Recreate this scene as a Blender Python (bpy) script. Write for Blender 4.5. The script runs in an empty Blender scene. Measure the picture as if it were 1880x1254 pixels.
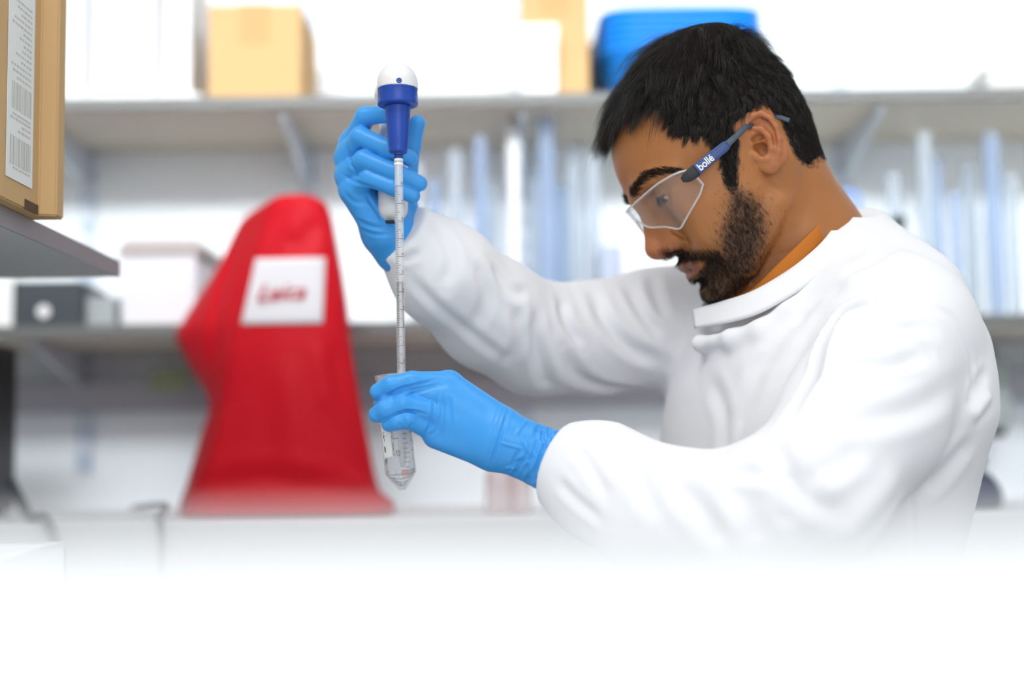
import bpy, bmesh, math, random
import numpy as np
from mathutils import Vector, Matrix
random.seed(7); RNG = np.random.default_rng(11)
C = bpy.context.scene.collection
sc = bpy.context.scene

# ------------------------------------------------------------------ camera
W_PX, H_PX, LENS = 1880.0, 1254.0, 50.0
FPX = LENS / 36.0 * W_PX
CAMZ = 1.0
PITCH = math.atan(231.0 / FPX); ROLL = math.radians(-0.7)
CAM_M = (Matrix.Translation((0, 0, CAMZ)) @ Matrix.Rotation(math.pi / 2 + PITCH, 4, 'X') @ Matrix.Rotation(ROLL, 4, 'Z'))
CAM_R = np.array(CAM_M.to_3x3())
CAM_O = np.array(CAM_M.translation)

def P(px, py, Y):
    """world point seen at a photo pixel, at world distance Y"""
    d = CAM_R @ np.array([(px - W_PX / 2) / FPX, -(py - H_PX / 2) / FPX, -1.0])
    return CAM_O + d * ((Y - CAM_O[1]) / d[1])

def pix(v):
    v = np.atleast_2d(v)
    q = (v - CAM_O) @ CAM_R
    return np.stack([W_PX / 2 + FPX * q[:, 0] / -q[:, 2], H_PX / 2 - FPX * q[:, 1] / -q[:, 2]], 1)

def nrm(v):
    v = np.asarray(v, float); return v / np.linalg.norm(v)

# ------------------------------------------------------------------ objects
def tag(o, label=None, cat=None, group=None, kind=None):
    if label: o['label'] = label
    if cat: o['category'] = cat
    if group: o['group'] = group
    if kind: o['kind'] = kind
    return o

def empty(name, loc, label=None, cat=None, group=None):
    o = bpy.data.objects.new(name, None); C.objects.link(o)
    o.empty_display_size = 0.02
    o.location = [float(x) for x in loc]
    return tag(o, label, cat, group)

def link_mesh(name, me, mat, parent=None, smooth=True):
    o = bpy.data.objects.new(name, me); C.objects.link(o)
    if mat is not None and len(me.materials) == 0: me.materials.append(mat)
    if smooth and len(me.polygons): me.polygons.foreach_set('use_smooth', [True] * len(me.polygons))
    if parent is not None:
        o.parent = parent
        chain, p = Vector((0, 0, 0)), parent
        while p is not None: chain += p.location; p = p.parent
        o.location = -chain                      # geometry is written in world space
    return o

def np_mesh(name, V, F, mat, parent=None, smooth=True, quads=True):
    V = np.asarray(V, np.float32); F = np.asarray(F, np.int32)
    me = bpy.data.meshes.new(name)
    n = F.shape[1]
    me.vertices.add(len(V)); me.vertices.foreach_set('co', V.ravel())
    me.loops.add(F.size); me.loops.foreach_set('vertex_index', F.ravel())
    me.polygons.add(len(F)); me.polygons.foreach_set('loop_start', np.arange(0, F.size, n, dtype=np.int32))
    me.update(calc_edges=True); me.validate()
    return link_mesh(name, me, mat, parent, smooth)

def bm_obj(name, bm, mat, parent=None, smooth=False):
    bmesh.ops.recalc_face_normals(bm, faces=bm.faces)
    me = bpy.data.meshes.new(name); bm.to_mesh(me); bm.free()
    return link_mesh(name, me, mat, parent, smooth)

def set_attr(o, name, arr):
    a = o.data.attributes.new(name, 'FLOAT', 'POINT'); a.data.foreach_set('value', np.asarray(arr, np.float32))

def box(bm, lo, hi, bevel=0.0, M=None):
    lo, hi = np.asarray(lo, float), np.asarray(hi, float)
    r = bmesh.ops.create_cube(bm, size=1.0)
    vs = r['verts']
    for v in vs:
        v.co = Vector([(lo[i] + hi[i]) / 2 + v.co[i] * (hi[i] - lo[i]) for i in range(3)])
    if bevel > 0:
        es = list({e for v in vs for e in v.link_edges})
        r2 = bmesh.ops.bevel(bm, geom=es, offset=bevel, segments=2, affect='EDGES', profile=0.6)
        vs = list({v for f in r2['faces'] for v in f.verts} | {v for v in vs if v.is_valid})
    if M is not None:
        bmesh.ops.transform(bm, matrix=M, verts=vs)
    return vs

def box_obj(name, lo, hi, mat, parent=None, bevel=0.002, M=None):
    bm = bmesh.new(); box(bm, lo, hi, bevel, M); return bm_obj(name, bm, mat, parent)

def lathe(bm, prof, a, b, n=32, cap=True):
    """revolve prof [(t along a->b in metres, radius)] round the axis from a towards b"""
    a = np.asarray(a, float); ax = nrm(np.asarray(b, float) - a)
    u = nrm(np.cross(ax, [0, 1, 0.013] if abs(ax[1]) < 0.9 else [1, 0, 0])); w = np.cross(ax, u)
    rings = []
    for t, r in prof:
        ring = []
        for k in range(n):
            q = 2 * math.pi * k / n
            ring.append(bm.verts.new(a + ax * t + (u * math.cos(q) + w * math.sin(q)) * max(r, 1e-5)))
        rings.append(ring)
    for i in range(len(rings) - 1):
        for k in range(n):
            bm.faces.new((rings[i][k], rings[i][(k + 1) % n], rings[i + 1][(k + 1) % n], rings[i + 1][k]))
    if cap:
        bm.faces.new(rings[0]); bm.faces.new(list(reversed(rings[-1])))

def tube_arrays(path, rad, n=8, closed=False):
    """tube along a polyline: (V, F) arrays"""
    path = np.asarray(path, float); m = len(path)
    rad = np.broadcast_to(np.asarray(rad, float), (m,))
    if closed: T = np.roll(path, -1, 0) - np.roll(path, 1, 0)
    else: T = np.gradient(path, axis=0)
    T /= np.linalg.norm(T, axis=1)[:, None] + 1e-12
    ref = np.array([0.3, 0.2, 0.93]) if abs(T[0] @ np.array([0.3, 0.2, 0.93])) < 0.9 else np.array([1.0, 0, 0])
    V = []
    u = nrm(np.cross(T[0], ref))
    for i in range(m):
        u = nrm(u - T[i] * (u @ T[i])); w = np.cross(T[i], u)
        q = np.arange(n) * 2 * math.pi / n
        V.append(path[i] + rad[i] * (np.cos(q)[:, None] * u + np.sin(q)[:, None] * w))
    V = np.concatenate(V); F = []
    for i in range(m if closed else m - 1):
        j = (i + 1) % m
        for k in range(n):
            F.append((i * n + k, i * n + (k + 1) % n, j * n + (k + 1) % n, j * n + k))
    return V, F

def tube_obj(name, path, rad, mat, parent=None, n=8, closed=False):
    V, F = tube_arrays(path, rad, n, closed)
    bm = bmesh.new(); vs = [bm.verts.new(v) for v in V]
    for f in F: bm.faces.new([vs[i] for i in f])
    if not closed: bm.faces.new(vs[:n]); bm.faces.new(vs[-n:])
    return bm_obj(name, bm, mat, parent, True)

def spline(pts, n):
    """Catmull-Rom through pts, n samples"""
    p = np.asarray(pts, float)
    p = np.vstack([2 * p[0] - p[1], p, 2 * p[-1] - p[-2]])
    m = len(p) - 3; out = []
    for t in np.linspace(0, m - 1e-9, n):
        i = int(t); f = t - i
        a, b, c, d = p[i], p[i + 1], p[i + 2], p[i + 3]
        out.append(0.5 * ((2 * b) + (c - a) * f + (2 * a - 5 * b + 4 * c - d) * f * f + (3 * b - a - 3 * c + d) * f ** 3))
    return np.array(out)

# ------------------------------------------------------------------ implicit surfaces
class Field:
    def __init__(s, lo, hi, h, pad=0.03):
        s.h = h; s.lo = np.asarray(lo, float)
        s.n = np.ceil((np.asarray(hi, float) - s.lo) / h).astype(int) + 1
        s.ax = [(s.lo[i] + h * np.arange(s.n[i])).astype(np.float32) for i in range(3)]
        s.F = np.full(tuple(s.n), 0.2, np.float32); s.pad = pad
    def blk(s, lo, hi):
        sl = []
        for i in range(3):
            a = max(0, int((lo[i] - s.lo[i]) / s.h)); b = min(s.n[i], int((hi[i] - s.lo[i]) / s.h) + 2)
            sl.append(slice(a, max(a, b)))
        g = (s.ax[0][sl[0]][:, None, None], s.ax[1][sl[1]][None, :, None], s.ax[2][sl[2]][None, None, :])
        return tuple(sl), g
    def op(s, prim, k=0.004, mode='u'):
        fn, lo, hi = prim
        m = max(k, 0.6 * s.pad) + 3 * s.h
        sl, g = s.blk(np.asarray(lo) - m, np.asarray(hi) + m)
        if any(q.stop <= q.start for q in sl): return s
        d = fn(*g); A = s.F[sl]
        if mode == 'u': s.F[sl] = smin(A, d, k)
        elif mode == 's': s.F[sl] = -smin(-A, d, k)
        elif mode == 'i': s.F[sl] = -smin(-A, -d, k)
        return s
    def many(s, prims, k=0.004, mode='u'):
        for p in prims: s.op(p, k, mode)
        return s
    def mesh(s, smooth=1):
        V, Q = surface_nets(s.F); V, Q = largest(V, Q); V = V * s.h + s.lo
        V = relax(V, Q, smooth)
        for _ in range(2): V = s.project(V)
        return V, Q
    def sample(s, V):
        q = np.clip((V - s.lo) / s.h, 0, s.n - 1.001); i = q.astype(int); t = q - i
        r = 0
        for a in (0, 1):
            for b in (0, 1):
                for c in (0, 1):
                    w = (t[:, 0] if a else 1 - t[:, 0]) * (t[:, 1] if b else 1 - t[:, 1]) * (t[:, 2] if c else 1 - t[:, 2])
                    r = r + w * s.F[i[:, 0] + a, i[:, 1] + b, i[:, 2] + c]
        return r
    def project(s, V):
        e = s.h * 0.9
        g = np.stack([(s.sample(V + d) - s.sample(V - d)) / (2 * e) for d in np.eye(3) * e], 1)
        st = s.sample(V)[:, None] * g / np.maximum((g * g).sum(1), 0.05)[:, None]
        l = np.linalg.norm(st, axis=1)[:, None]
        return V - st * np.minimum(1, 0.4 * s.h / (l + 1e-12))

def smin(a, b, k):
    if k <= 1e-6: return np.minimum(a, b)
    h = np.maximum(k - np.abs(a - b), 0) / k
    return np.minimum(a, b) - h * h * k * 0.25

def surface_nets(F):
    S = F < 0
    nx, ny, nz = F.shape
    cnt = np.zeros((nx - 1, ny - 1, nz - 1), np.uint8)
    offs = [(a, b, c) for a in (0, 1) for b in (0, 1) for c in (0, 1)]
    for a, b, c in offs: cnt += S[a:nx - 1 + a, b:ny - 1 + b, c:nz - 1 + c]
    I, J, K = np.nonzero((cnt > 0) & (cnt < 8))
    pos = np.zeros((len(I), 3)); num = np.zeros(len(I))
    for i, p in enumerate(offs):
        for q in offs[i + 1:]:
            if sum(abs(p[t] - q[t]) for t in range(3)) != 1: continue
            f0 = F[I + p[0], J + p[1], K + p[2]].astype(float); f1 = F[I + q[0], J + q[1], K + q[2]].astype(float)
            m = (f0 < 0) != (f1 < 0)
            t = np.where(m, f0 / np.where(m, f0 - f1, 1), 0)
            pos += m[:, None] * (np.array(p) + t[:, None] * (np.array(q) - np.array(p))); num += m
    V = pos / num[:, None] + np.stack([I, J, K], 1)
    vid = np.full(cnt.shape, -1, np.int32); vid[I, J, K] = np.arange(len(I))
    quads = []
    for ax in range(3):
        b, c = [(1, 2), (2, 0), (0, 1)][ax]
        s0 = [slice(None)] * 3; s1 = [slice(None)] * 3
        s0[ax] = slice(0, F.shape[ax] - 1); s1[ax] = slice(1, None)
        for q in (b, c):
            s0[q] = slice(1, F.shape[q] - 1); s1[q] = slice(1, F.shape[q] - 1)
        A, B = S[tuple(s0)], S[tuple(s1)]
        E = np.nonzero(A != B)
        fl = A[E]
        base = [e.copy() for e in E]
        base[b] = base[b] + 1; base[c] = base[c] + 1
        def cell(db, dc):
            q = [e.copy() for e in base]; q[b] += db; q[c] += dc
            return vid[q[0], q[1], q[2]]
        qd = np.stack([cell(-1, -1), cell(0, -1), cell(0, 0), cell(-1, 0)], 1)
        qd[~fl] = qd[~fl][:, ::-1]
        quads.append(qd)
    Q = np.concatenate(quads)
    return V, Q[(Q >= 0).all(1)]

def largest(V, Q):
    """keep the biggest connected piece"""
    lab = np.arange(len(V))
    while True:
        m = lab[Q].min(1); new = lab.copy()
        for c in range(4): np.minimum.at(new, Q[:, c], m)
        new = new[new]
        if (new == lab).all(): break
        lab = new
    root = np.bincount(lab[Q[:, 0]]).argmax()
    Q = Q[lab[Q[:, 0]] == root]; used = np.unique(Q); mp = np.full(len(V), -1); mp[used] = np.arange(len(used))
    return V[used], mp[Q]

def relax(V, Q, it, lam=0.5):
    n = len(V)
    e = np.concatenate([Q[:, [0, 1]], Q[:, [1, 2]], Q[:, [2, 3]], Q[:, [3, 0]]])
    deg = np.bincount(e[:, 0], minlength=n) + np.bincount(e[:, 1], minlength=n)
    for s in range(it):
        for l in (lam, -lam * 0.9):
            A = np.zeros_like(V)
            for d in range(3):
                A[:, d] = np.bincount(e[:, 0], V[e[:, 1], d], n) + np.bincount(e[:, 1], V[e[:, 0], d], n)
            V = V + l * (A / np.maximum(deg, 1)[:, None] - V)
    return V

def vnormals(V, Q):
    N = np.zeros_like(V)
    fn = np.cross(V[Q[:, 2]] - V[Q[:, 0]], V[Q[:, 3]] - V[Q[:, 1]]) if Q.shape[1] == 4 else np.cross(V[Q[:, 1]] - V[Q[:, 0]], V[Q[:, 2]] - V[Q[:, 0]])
    for c in range(Q.shape[1]):
        for d in range(3): N[:, d] += np.bincount(Q[:, c], fn[:, d], len(V))
    return N / (np.linalg.norm(N, axis=1)[:, None] + 1e-15)

def rc(a, b, r1, r2=None, flat=None):
    """round cone; flat=(n, s) squeezes it by s along direction n"""
    a = np.asarray(a, float); b = np.asarray(b, float); r2 = r1 if r2 is None else r2
    ba = b - a; bb = float(ba @ ba) + 1e-12
    def fn(X, Y, Z):
        px, py, pz = X - a[0], Y - a[1], Z - a[2]
        h = np.clip((px * ba[0] + py * ba[1] + pz * ba[2]) / bb, 0, 1)
        qx, qy, qz = px - h * ba[0], py - h * ba[1], pz - h * ba[2]
        d2 = qx * qx + qy * qy + qz * qz
        if flat is not None:
            n, s = nrm(flat[0]), flat[1]
            qn = qx * n[0] + qy * n[1] + qz * n[2]
            d2 = d2 + qn * qn * (1 / s ** 2 - 1)
        return np.sqrt(d2) - (r1 + (r2 - r1) * h)
    R = max(r1, r2)
    return fn, np.minimum(a, b) - R, np.maximum(a, b) + R

def chain(pts, rad, flat=None):
    rad = [rad] * len(pts) if np.isscalar(rad) else rad
    return [rc(pts[i], pts[i + 1], rad[i], rad[i + 1], flat) for i in range(len(pts) - 1)]

def joined(prims, k):
    """smooth union of several primitives as one primitive"""
    lo = np.min([p[1] for p in prims], 0); hi = np.max([p[2] for p in prims], 0)
    def fn(X, Y, Z):
        d = prims[0][0](X, Y, Z)
        for p in prims[1:]: d = smin(d, p[0](X, Y, Z), k)
        return d
    return fn, lo, hi

def ell(c, rad, R=None):
    c = np.asarray(c, float); rad = np.asarray(rad, float)
    R = np.eye(3) if R is None else np.asarray(R, float)
    def fn(X, Y, Z):
        p = (X - c[0], Y - c[1], Z - c[2])
        q = [(p[0] * R[i][0] + p[1] * R[i][1] + p[2] * R[i][2]) for i in range(3)]
        k0 = np.sqrt(sum((q[i] / rad[i]) ** 2 for i in range(3)))
        k1 = np.sqrt(sum((q[i] / rad[i] ** 2) ** 2 for i in range(3))) + 1e-9
        return k0 * (k0 - 1) / k1
    ext = np.sqrt(((R.T * rad) ** 2).sum(1))
    return fn, c - ext, c + ext

def in_poly(pts, poly):
    x, y = pts[:, 0], pts[:, 1]; poly = np.asarray(poly, float)
    r = np.zeros(len(x), bool); j = len(poly) - 1
    for i in range(len(poly)):
        xi, yi = poly[i]; xj, yj = poly[j]
        c = ((yi > y) != (yj > y)) & (x < (xj - xi) * (y - yi) / (yj - yi + 1e-12) + xi)
        r ^= c; j = i
    return r

def poly_dist(pts, poly, closed=False):
    poly = np.asarray(poly, float)
    if closed: poly = np.vstack([poly, poly[:1]])
    best = np.full(len(pts), 1e9)
    for i in range(len(poly) - 1):
        a, b = poly[i], poly[i + 1]; ba = b - a
        h = np.clip(((pts - a) @ ba) / (ba @ ba + 1e-12), 0, 1)
        best = np.minimum(best, np.linalg.norm(pts - a - h[:, None] * ba, axis=1))
    return best

def sstep(a, b, x):
    t = np.clip((x - a) / (b - a), 0, 1); return t * t * (3 - 2 * t)

# ------------------------------------------------------------------ materials
MATS = {}
def mat(name, col, rough=0.5, metal=0.0, spec=0.5, bump=None, vary=None, trans=0.0, ior=1.45, sss=None, coat=0.0, emit=None, sheen=0.0):
    """procedural Principled material. bump=(scale, strength, detail); vary=(scale, amount)"""
    m = bpy.data.materials.new(name); m.use_nodes = True
    nt = m.node_tree; b = nt.nodes['Principled BSDF']
    b.inputs['Base Color'].default_value = (*col, 1); b.inputs['Roughness'].default_value = rough
    b.inputs['Metallic'].default_value = metal; b.inputs['Specular IOR Level'].default_value = spec
    b.inputs['Transmission Weight'].default_value = trans; b.inputs['IOR'].default_value = ior
    b.inputs['Coat Weight'].default_value = coat; b.inputs['Sheen Weight'].default_value = sheen
    if sss:
        b.inputs['Subsurface Weight'].default_value = sss[0]; b.inputs['Subsurface Radius'].default_value = sss[1]
        b.inputs['Subsurface Scale'].default_value = sss[2]
    if emit:
        b.inputs['Emission Color'].default_value = (*emit[0], 1); b.inputs['Emission Strength'].default_value = emit[1]
    tc = nt.nodes.new('ShaderNodeTexCoord')
    if vary:
        n = nt.nodes.new('ShaderNodeTexNoise'); n.inputs['Scale'].default_value = vary[0]; n.inputs['Detail'].default_value = 4
        nt.links.new(tc.outputs['Object'], n.inputs['Vector'])
        mx = nt.nodes.new('ShaderNodeMix'); mx.data_type = 'RGBA'
        mx.inputs['A'].default_value = (*[max(0, c * (1 - vary[1])) for c in col], 1)
        mx.inputs['B'].default_value = (*[min(1, c * (1 + vary[1])) for c in col], 1)
        nt.links.new(n.outputs['Fac'], mx.inputs['Factor']); nt.links.new(mx.outputs['Result'], b.inputs['Base Color'])
    if bump:
        n = nt.nodes.new('ShaderNodeTexNoise'); n.inputs['Scale'].default_value = bump[0]
        n.inputs['Detail'].default_value = bump[2] if len(bump) > 2 else 3
        nt.links.new(tc.outputs['Object'], n.inputs['Vector'])
        bp = nt.nodes.new('ShaderNodeBump'); bp.inputs['Strength'].default_value = bump[1]; bp.inputs['Distance'].default_value = 0.002
        nt.links.new(n.outputs['Fac'], bp.inputs['Height']); nt.links.new(bp.outputs['Normal'], b.inputs['Normal'])
    MATS[name] = m
    return m

def clear_mat(name, tint=(1, 1, 1), rough=0.03, refl=1.0, ior=1.45, haze=0.0, haze_col=(1, 1, 1)):
    """thin clear plastic / glass: see-through with Fresnel reflection and a little haze"""
    m = bpy.data.materials.new(name); m.use_nodes = True; nt = m.node_tree
    nt.nodes.remove(nt.nodes['Principled BSDF'])
    out = nt.nodes['Material Output']
    tr = nt.nodes.new('ShaderNodeBsdfTransparent'); tr.inputs['Color'].default_value = (*tint, 1)
    df = nt.nodes.new('ShaderNodeBsdfTranslucent'); df.inputs['Color'].default_value = (*haze_col, 1)
    d2 = nt.nodes.new('ShaderNodeBsdfDiffuse'); d2.inputs['Color'].default_value = (*haze_col, 1)
    md = nt.nodes.new('ShaderNodeMixShader'); nt.links.new(df.outputs[0], md.inputs[1]); nt.links.new(d2.outputs[0], md.inputs[2])
    mh = nt.nodes.new('ShaderNodeMixShader'); mh.inputs[0].default_value = haze
    nt.links.new(tr.outputs[0], mh.inputs[1]); nt.links.new(md.outputs[0], mh.inputs[2])
    gl = nt.nodes.new('ShaderNodeBsdfGlossy'); gl.inputs['Roughness'].default_value = rough
    fr = nt.nodes.new('ShaderNodeFresnel'); fr.inputs['IOR'].default_value = ior
    mu = nt.nodes.new('ShaderNodeMath'); mu.operation = 'MULTIPLY'; mu.inputs[1].default_value = refl; mu.use_clamp = True
    ge = nt.nodes.new('ShaderNodeNewGeometry'); iv = nt.nodes.new('ShaderNodeMath'); iv.operation = 'SUBTRACT'; iv.inputs[0].default_value = 1.0
    nt.links.new(ge.outputs['Backfacing'], iv.inputs[1])
    m0 = nt.nodes.new('ShaderNodeMath'); m0.operation = 'MULTIPLY'
    nt.links.new(fr.outputs[0], m0.inputs[0]); nt.links.new(iv.outputs[0], m0.inputs[1]); nt.links.new(m0.outputs[0], mu.inputs[0])
    mg = nt.nodes.new('ShaderNodeMixShader'); nt.links.new(mu.outputs[0], mg.inputs[0])
    nt.links.new(mh.outputs[0], mg.inputs[1]); nt.links.new(gl.outputs[0], mg.inputs[2])
    nt.links.new(mg.outputs[0], out.inputs['Surface'])
    MATS[name] = m
    return m
# ------------------------------------------------------------------ the head
# head frame: x forward (the face), y to his left (towards the camera), z up; origin between the ear canals
TILT, YAW = math.radians(36), math.radians(4.5)
HF = np.array([-math.cos(YAW), -math.sin(YAW), 0.0]); HL = np.array([math.sin(YAW), -math.cos(YAW), 0.0])
HU = math.cos(TILT) * np.array([0, 0, 1.0]) + math.sin(TILT) * HF
HF = nrm(np.cross(HL, HU))
HR = np.stack([HF, HL, HU])                                    # rows: local axes in world
HO = P(1388, 275, 1.29) - HL * 0.070
def toW(p): return np.asarray(p, float) @ HR + HO
def toL(p): return (np.asarray(p, float) - HO) @ HR.T
mm = 0.001

def loft(zs, Fr, Bk, Wd, xc, nf, nb, zlo, zhi):
    """solid with horizontal super-ellipse slices (all in mm, local head axes)"""
    zz = np.linspace(min(zs) - 5, max(zs) + 5, 600)
    def sm(v):
        t = np.interp(zz, zs[::-1] if zs[0] > zs[-1] else zs, v[::-1] if zs[0] > zs[-1] else v)
        k = np.hanning(41); k /= k.sum()
        return np.convolve(np.pad(t, 20, mode='edge'), k, 'valid')
    tF, tB, tW, tX = sm(Fr), sm(Bk), sm(Wd), sm(xc)
    def fn(X, Y, Z):
        z = Z.ravel() * 1000
        f, b, w, x0 = (np.interp(z, zz, t)[None, None, :].astype(np.float32) for t in (tF, tB, tW, tX))
        dx = X * 1000 - x0
        ay = np.abs(Y * 1000) / w
        gf = ((np.maximum(dx, 0) / (f - x0)) ** nf + ay ** nf) ** (1 / nf)
        gb = ((np.maximum(-dx, 0) / (x0 - b)) ** nb + ay ** nb) ** (1 / nb)
        g = np.where(dx > 0, gf, gb)
        d = (g - 1) * np.minimum(w, (f - b) * 0.5) * 0.001
        over = np.maximum(np.maximum(zlo * mm - Z, Z - zhi * mm), 0)
        return np.maximum(d, d * 0.5 + over)
    return fn, np.array([min(Bk), -max(Wd), zlo]) * mm, np.array([max(Fr), max(Wd), zhi]) * mm

def mmv(*a): return np.array(a, float) * mm

EYE = mmv(78, 31.5, 19)
def head_field(h):
    f = Field(mmv(-118, -98, -175), mmv(140, 98, 136), h)
    f.op(ell(mmv(-1, 0, 42), mmv(87, 76, 87)), 0.03)
    f.op(ell(mmv(38, 0, 46), mmv(63.5, 63, 58)), 0.03)
    f.op(ell(mmv(-20, 0, 12), mmv(55, 62, 46)), 0.02)
    # face and jaw
    zs = [40, 28, 15, 0, -15, -30, -42, -55, -66, -75, -83, -90, -96]
    Fr = [40, 78, 90, 90, 90, 91, 93, 95, 93, 95, 98, 96, 86]
    Bk = [0, -6, -10, -10, -10, -12, -10, -4, 4, 16, 34, 50, 66]
    Wd = [36, 56, 65, 67, 67, 65, 62, 58, 53, 46, 38, 27, 13]
    Xc = [20, 22, 22, 20, 18, 16, 16, 18, 24, 34, 48, 62, 74]
    f.op(loft(zs, Fr, Bk, Wd, Xc, 2.45, 2.2, -96, 36), 0.014)
    S = (-1, 1)
    for s in S:
        f.op(ell(mmv(64, s * 47, -4), mmv(21, 14, 14)), 0.022)                       # cheekbone
        f.op(rc(mmv(8, s * 55, -52), mmv(62, s * 34, -82), 0.010, 0.010), 0.012)      # jaw edge
        f.op(joined(chain([mmv(97, s * 9, 31), mmv(95, s * 24, 36), mmv(86, s * 42, 36), mmv(69, s * 55, 29)], [.0070, .0075, .007, .005]), .004), 0.012)  # brow
        f.op(ell(mmv(97, s * 32, 19), mmv(15, 16, 10)), 0.010, 's')                    # socket
        f.op(ell(mmv(56, s * 40, -36), mmv(28, 16, 26)), 0.025)                        # cheek
    # chin, mouth
    f.op(ell(mmv(91, 0, -83), mmv(13, 18, 11.5)), 0.012)
    f.op(ell(mmv(88, 0, -51), mmv(13, 27, 17)), 0.014)
    # nose
    f.op(joined([rc(mmv(97, 0, 28), mmv(101, 0, 8), .0080, .0085), rc(mmv(101, 0, 8), mmv(112.5, 0, -16), .0085, .0105)], .004), 0.010)
    f.op(ell(mmv(112, 0, -18), mmv(11.5, 11.5, 10)), 0.006)
    for s in S:
        f.op(rc(mmv(97, s * 10, 0), mmv(98, s * 14, -20), .006, .009), 0.010)
        f.op(ell(mmv(101, s * 13.5, -22), mmv(10.5, 6.8, 8)), 0.005)
    f.op(rc(mmv(110, 0, -26), mmv(98, 0, -31), .0048, .0055), 0.004)
    for s in S:
        f.op(ell(mmv(105, s * 7.5, -30), mmv(6.5, 3.4, 5)), 0.002, 's')
        f.op(rc(mmv(95.5, s * 21.5, -15), mmv(88, s * 25.5, -30), .0010, .0010), 0.005, 's')    # alar crease
    # lips
    up = [mmv(101.5, 0, -47.5), mmv(100.5, 7, -47.0), mmv(96.5, 16, -50), mmv(87, 24, -54)]
    lo = [mmv(99.5, 0, -59.5), mmv(98.5, 9, -59), mmv(94, 17, -57), mmv(87, 23, -55)]
    for s in S:
        m = np.array([1, s, 1])
        f.op(joined(chain([p * m for p in up], [.0055, .0055, .0045, .0025]), .003), 0.004)
        f.op(joined(chain([p * m for p in lo], [.0060, .0060, .0048, .0025]), .003), 0.004)
        cut = [mmv(107, 0, -53.2), mmv(103, 10, -53.2), mmv(97, 18, -54), mmv(90.5, 24.5, -55.5)]
        f.op(joined(chain([p * m for p in cut], [.0010, .0010, .0012, .0012]), .001), 0.003, 's')
    f.op(rc(mmv(98.5, -9, -69), mmv(98.5, 9, -69), .002), 0.008, 's')
    f.op(rc(mmv(104, 0, -35), mmv(105, 0, -41), .0016), 0.004, 's')
    # eyelids round the eyeballs (looking down: the upper lid covers most of the ball)
    for s in S:
        c = EYE * np.array([1, s, 1])
        lid = Field.__new__(Field)
        ball = ell(c, mmv(13.4, 14.2, 13.0))
        gap = ell(c + mmv(13, s * 1, -4.5), mmv(9, 12, 3.0))
        def lidfn(X, Y, Z, ball=ball, gap=gap): return np.maximum(ball[0](X, Y, Z), -gap[0](X, Y, Z))
        f.op((lidfn, ball[1], ball[2]), 0.003)
        f.op(joined(chain([c + mmv(11, -s * 13, 6), c + mmv(13.0, 0, 8.6), c + mmv(9.5, s * 12, 6)], [.001, .001, .001]), .001), 0.004, 's')
    # ears
    for s in S:
        o = mmv(3, s * 66.5, 0)
        e1 = nrm([-1, s * 0.42, 0]); e3 = nrm([-0.20, 0, 0.98]); e2 = np.cross(e3, e1) * (1 if s > 0 else 1)
        if e2[1] * s < 0: e2 = -e2
        E = lambda u, v, w=0.0: o + mm * (u * e1 + v * e3 + w * e2)
        R = np.stack([e1, e3, e2])
        f.op(ell(E(15, 2.5, -0.5), mmv(16, 25.5, 3.0), R), 0.004)
        f.op(ell(E(8, -18, 0.5), mmv(8.5, 9.5, 3.8), R), 0.004)                    # lobe
        hel = [E(6, 0, 1), E(2.5, 7, 2), E(2, 16, 2.5), E(7, 24, 3), E(15, 27, 3.4), E(23, 24, 3.6), E(28, 16, 3.6), E(29.5, 6, 3.2), E(27.5, -5, 2.6), E(22, -14, 2.0), E(14, -22, 1.5)]
        f.op(joined(chain(hel, [.0016, .0022, .0026, .0027, .0027, .0027, .0027, .0026, .0025, .0026, .0030]), .002), 0.0022)
        f.op(ell(E(9.0, -3, 2.5), mmv(6.2, 7.5, 9.0), R), 0.0025, 's')                  # concha
        f.op(ell(E(11, 7.5, 3), mmv(6.5, 3.6, 5.5), R), 0.0025, 's')
        f.op(ell(E(12, 18, 3.5), mmv(5.5, 5.0, 3.2), R), 0.003, 's')
        f.op(joined(chain([E(11, -14, 1.5), E(17.5, -8, 2.4), E(20, 2, 2.8), E(17, 12, 2.6), E(11, 17, 2)], [.0028, .003, .003, .003, .0024]), .002), 0.0025)
        f.op(ell(E(1.0, -5, 2.0), mmv(4.0, 5.5, 3.4), R), 0.003)                      # tragus
        f.op(ell(E(9, -13.5, 2.2), mmv(4.5, 3.2, 3.2), R), 0.003)                     # antitragus
        f.op(joined(chain([E(24.5, 15, 4), E(26, 5, 3.6), E(23, -6, 3)], [.0012, .0013, .001]), .001), 0.0025, 's')
    return f

NECK_BASE = P(1474, 470, 1.385)
def add_neck(f):
    nb = toL(NECK_BASE); top = mmv(-24, 0, -12)
    side = np.array([0, 1.0, 0])
    f.op(rc(top, nb, .0525, .060, (side, 1.0)), 0.018)
    f.op(rc(nb, toL(NECK_BASE + np.array([.02, 0, -.10])), .060, .10), 0.03)
    for s in (-1, 1):                                                             # neck muscle from behind the ear
        f.op(rc(mmv(-22, s * 54, -22), nb + nrm(toL(P(1330, 560, 1.36)) - nb) * 0.05 + mmv(0, s * 14, 0), .013, .014), 0.016)
    return f
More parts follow.
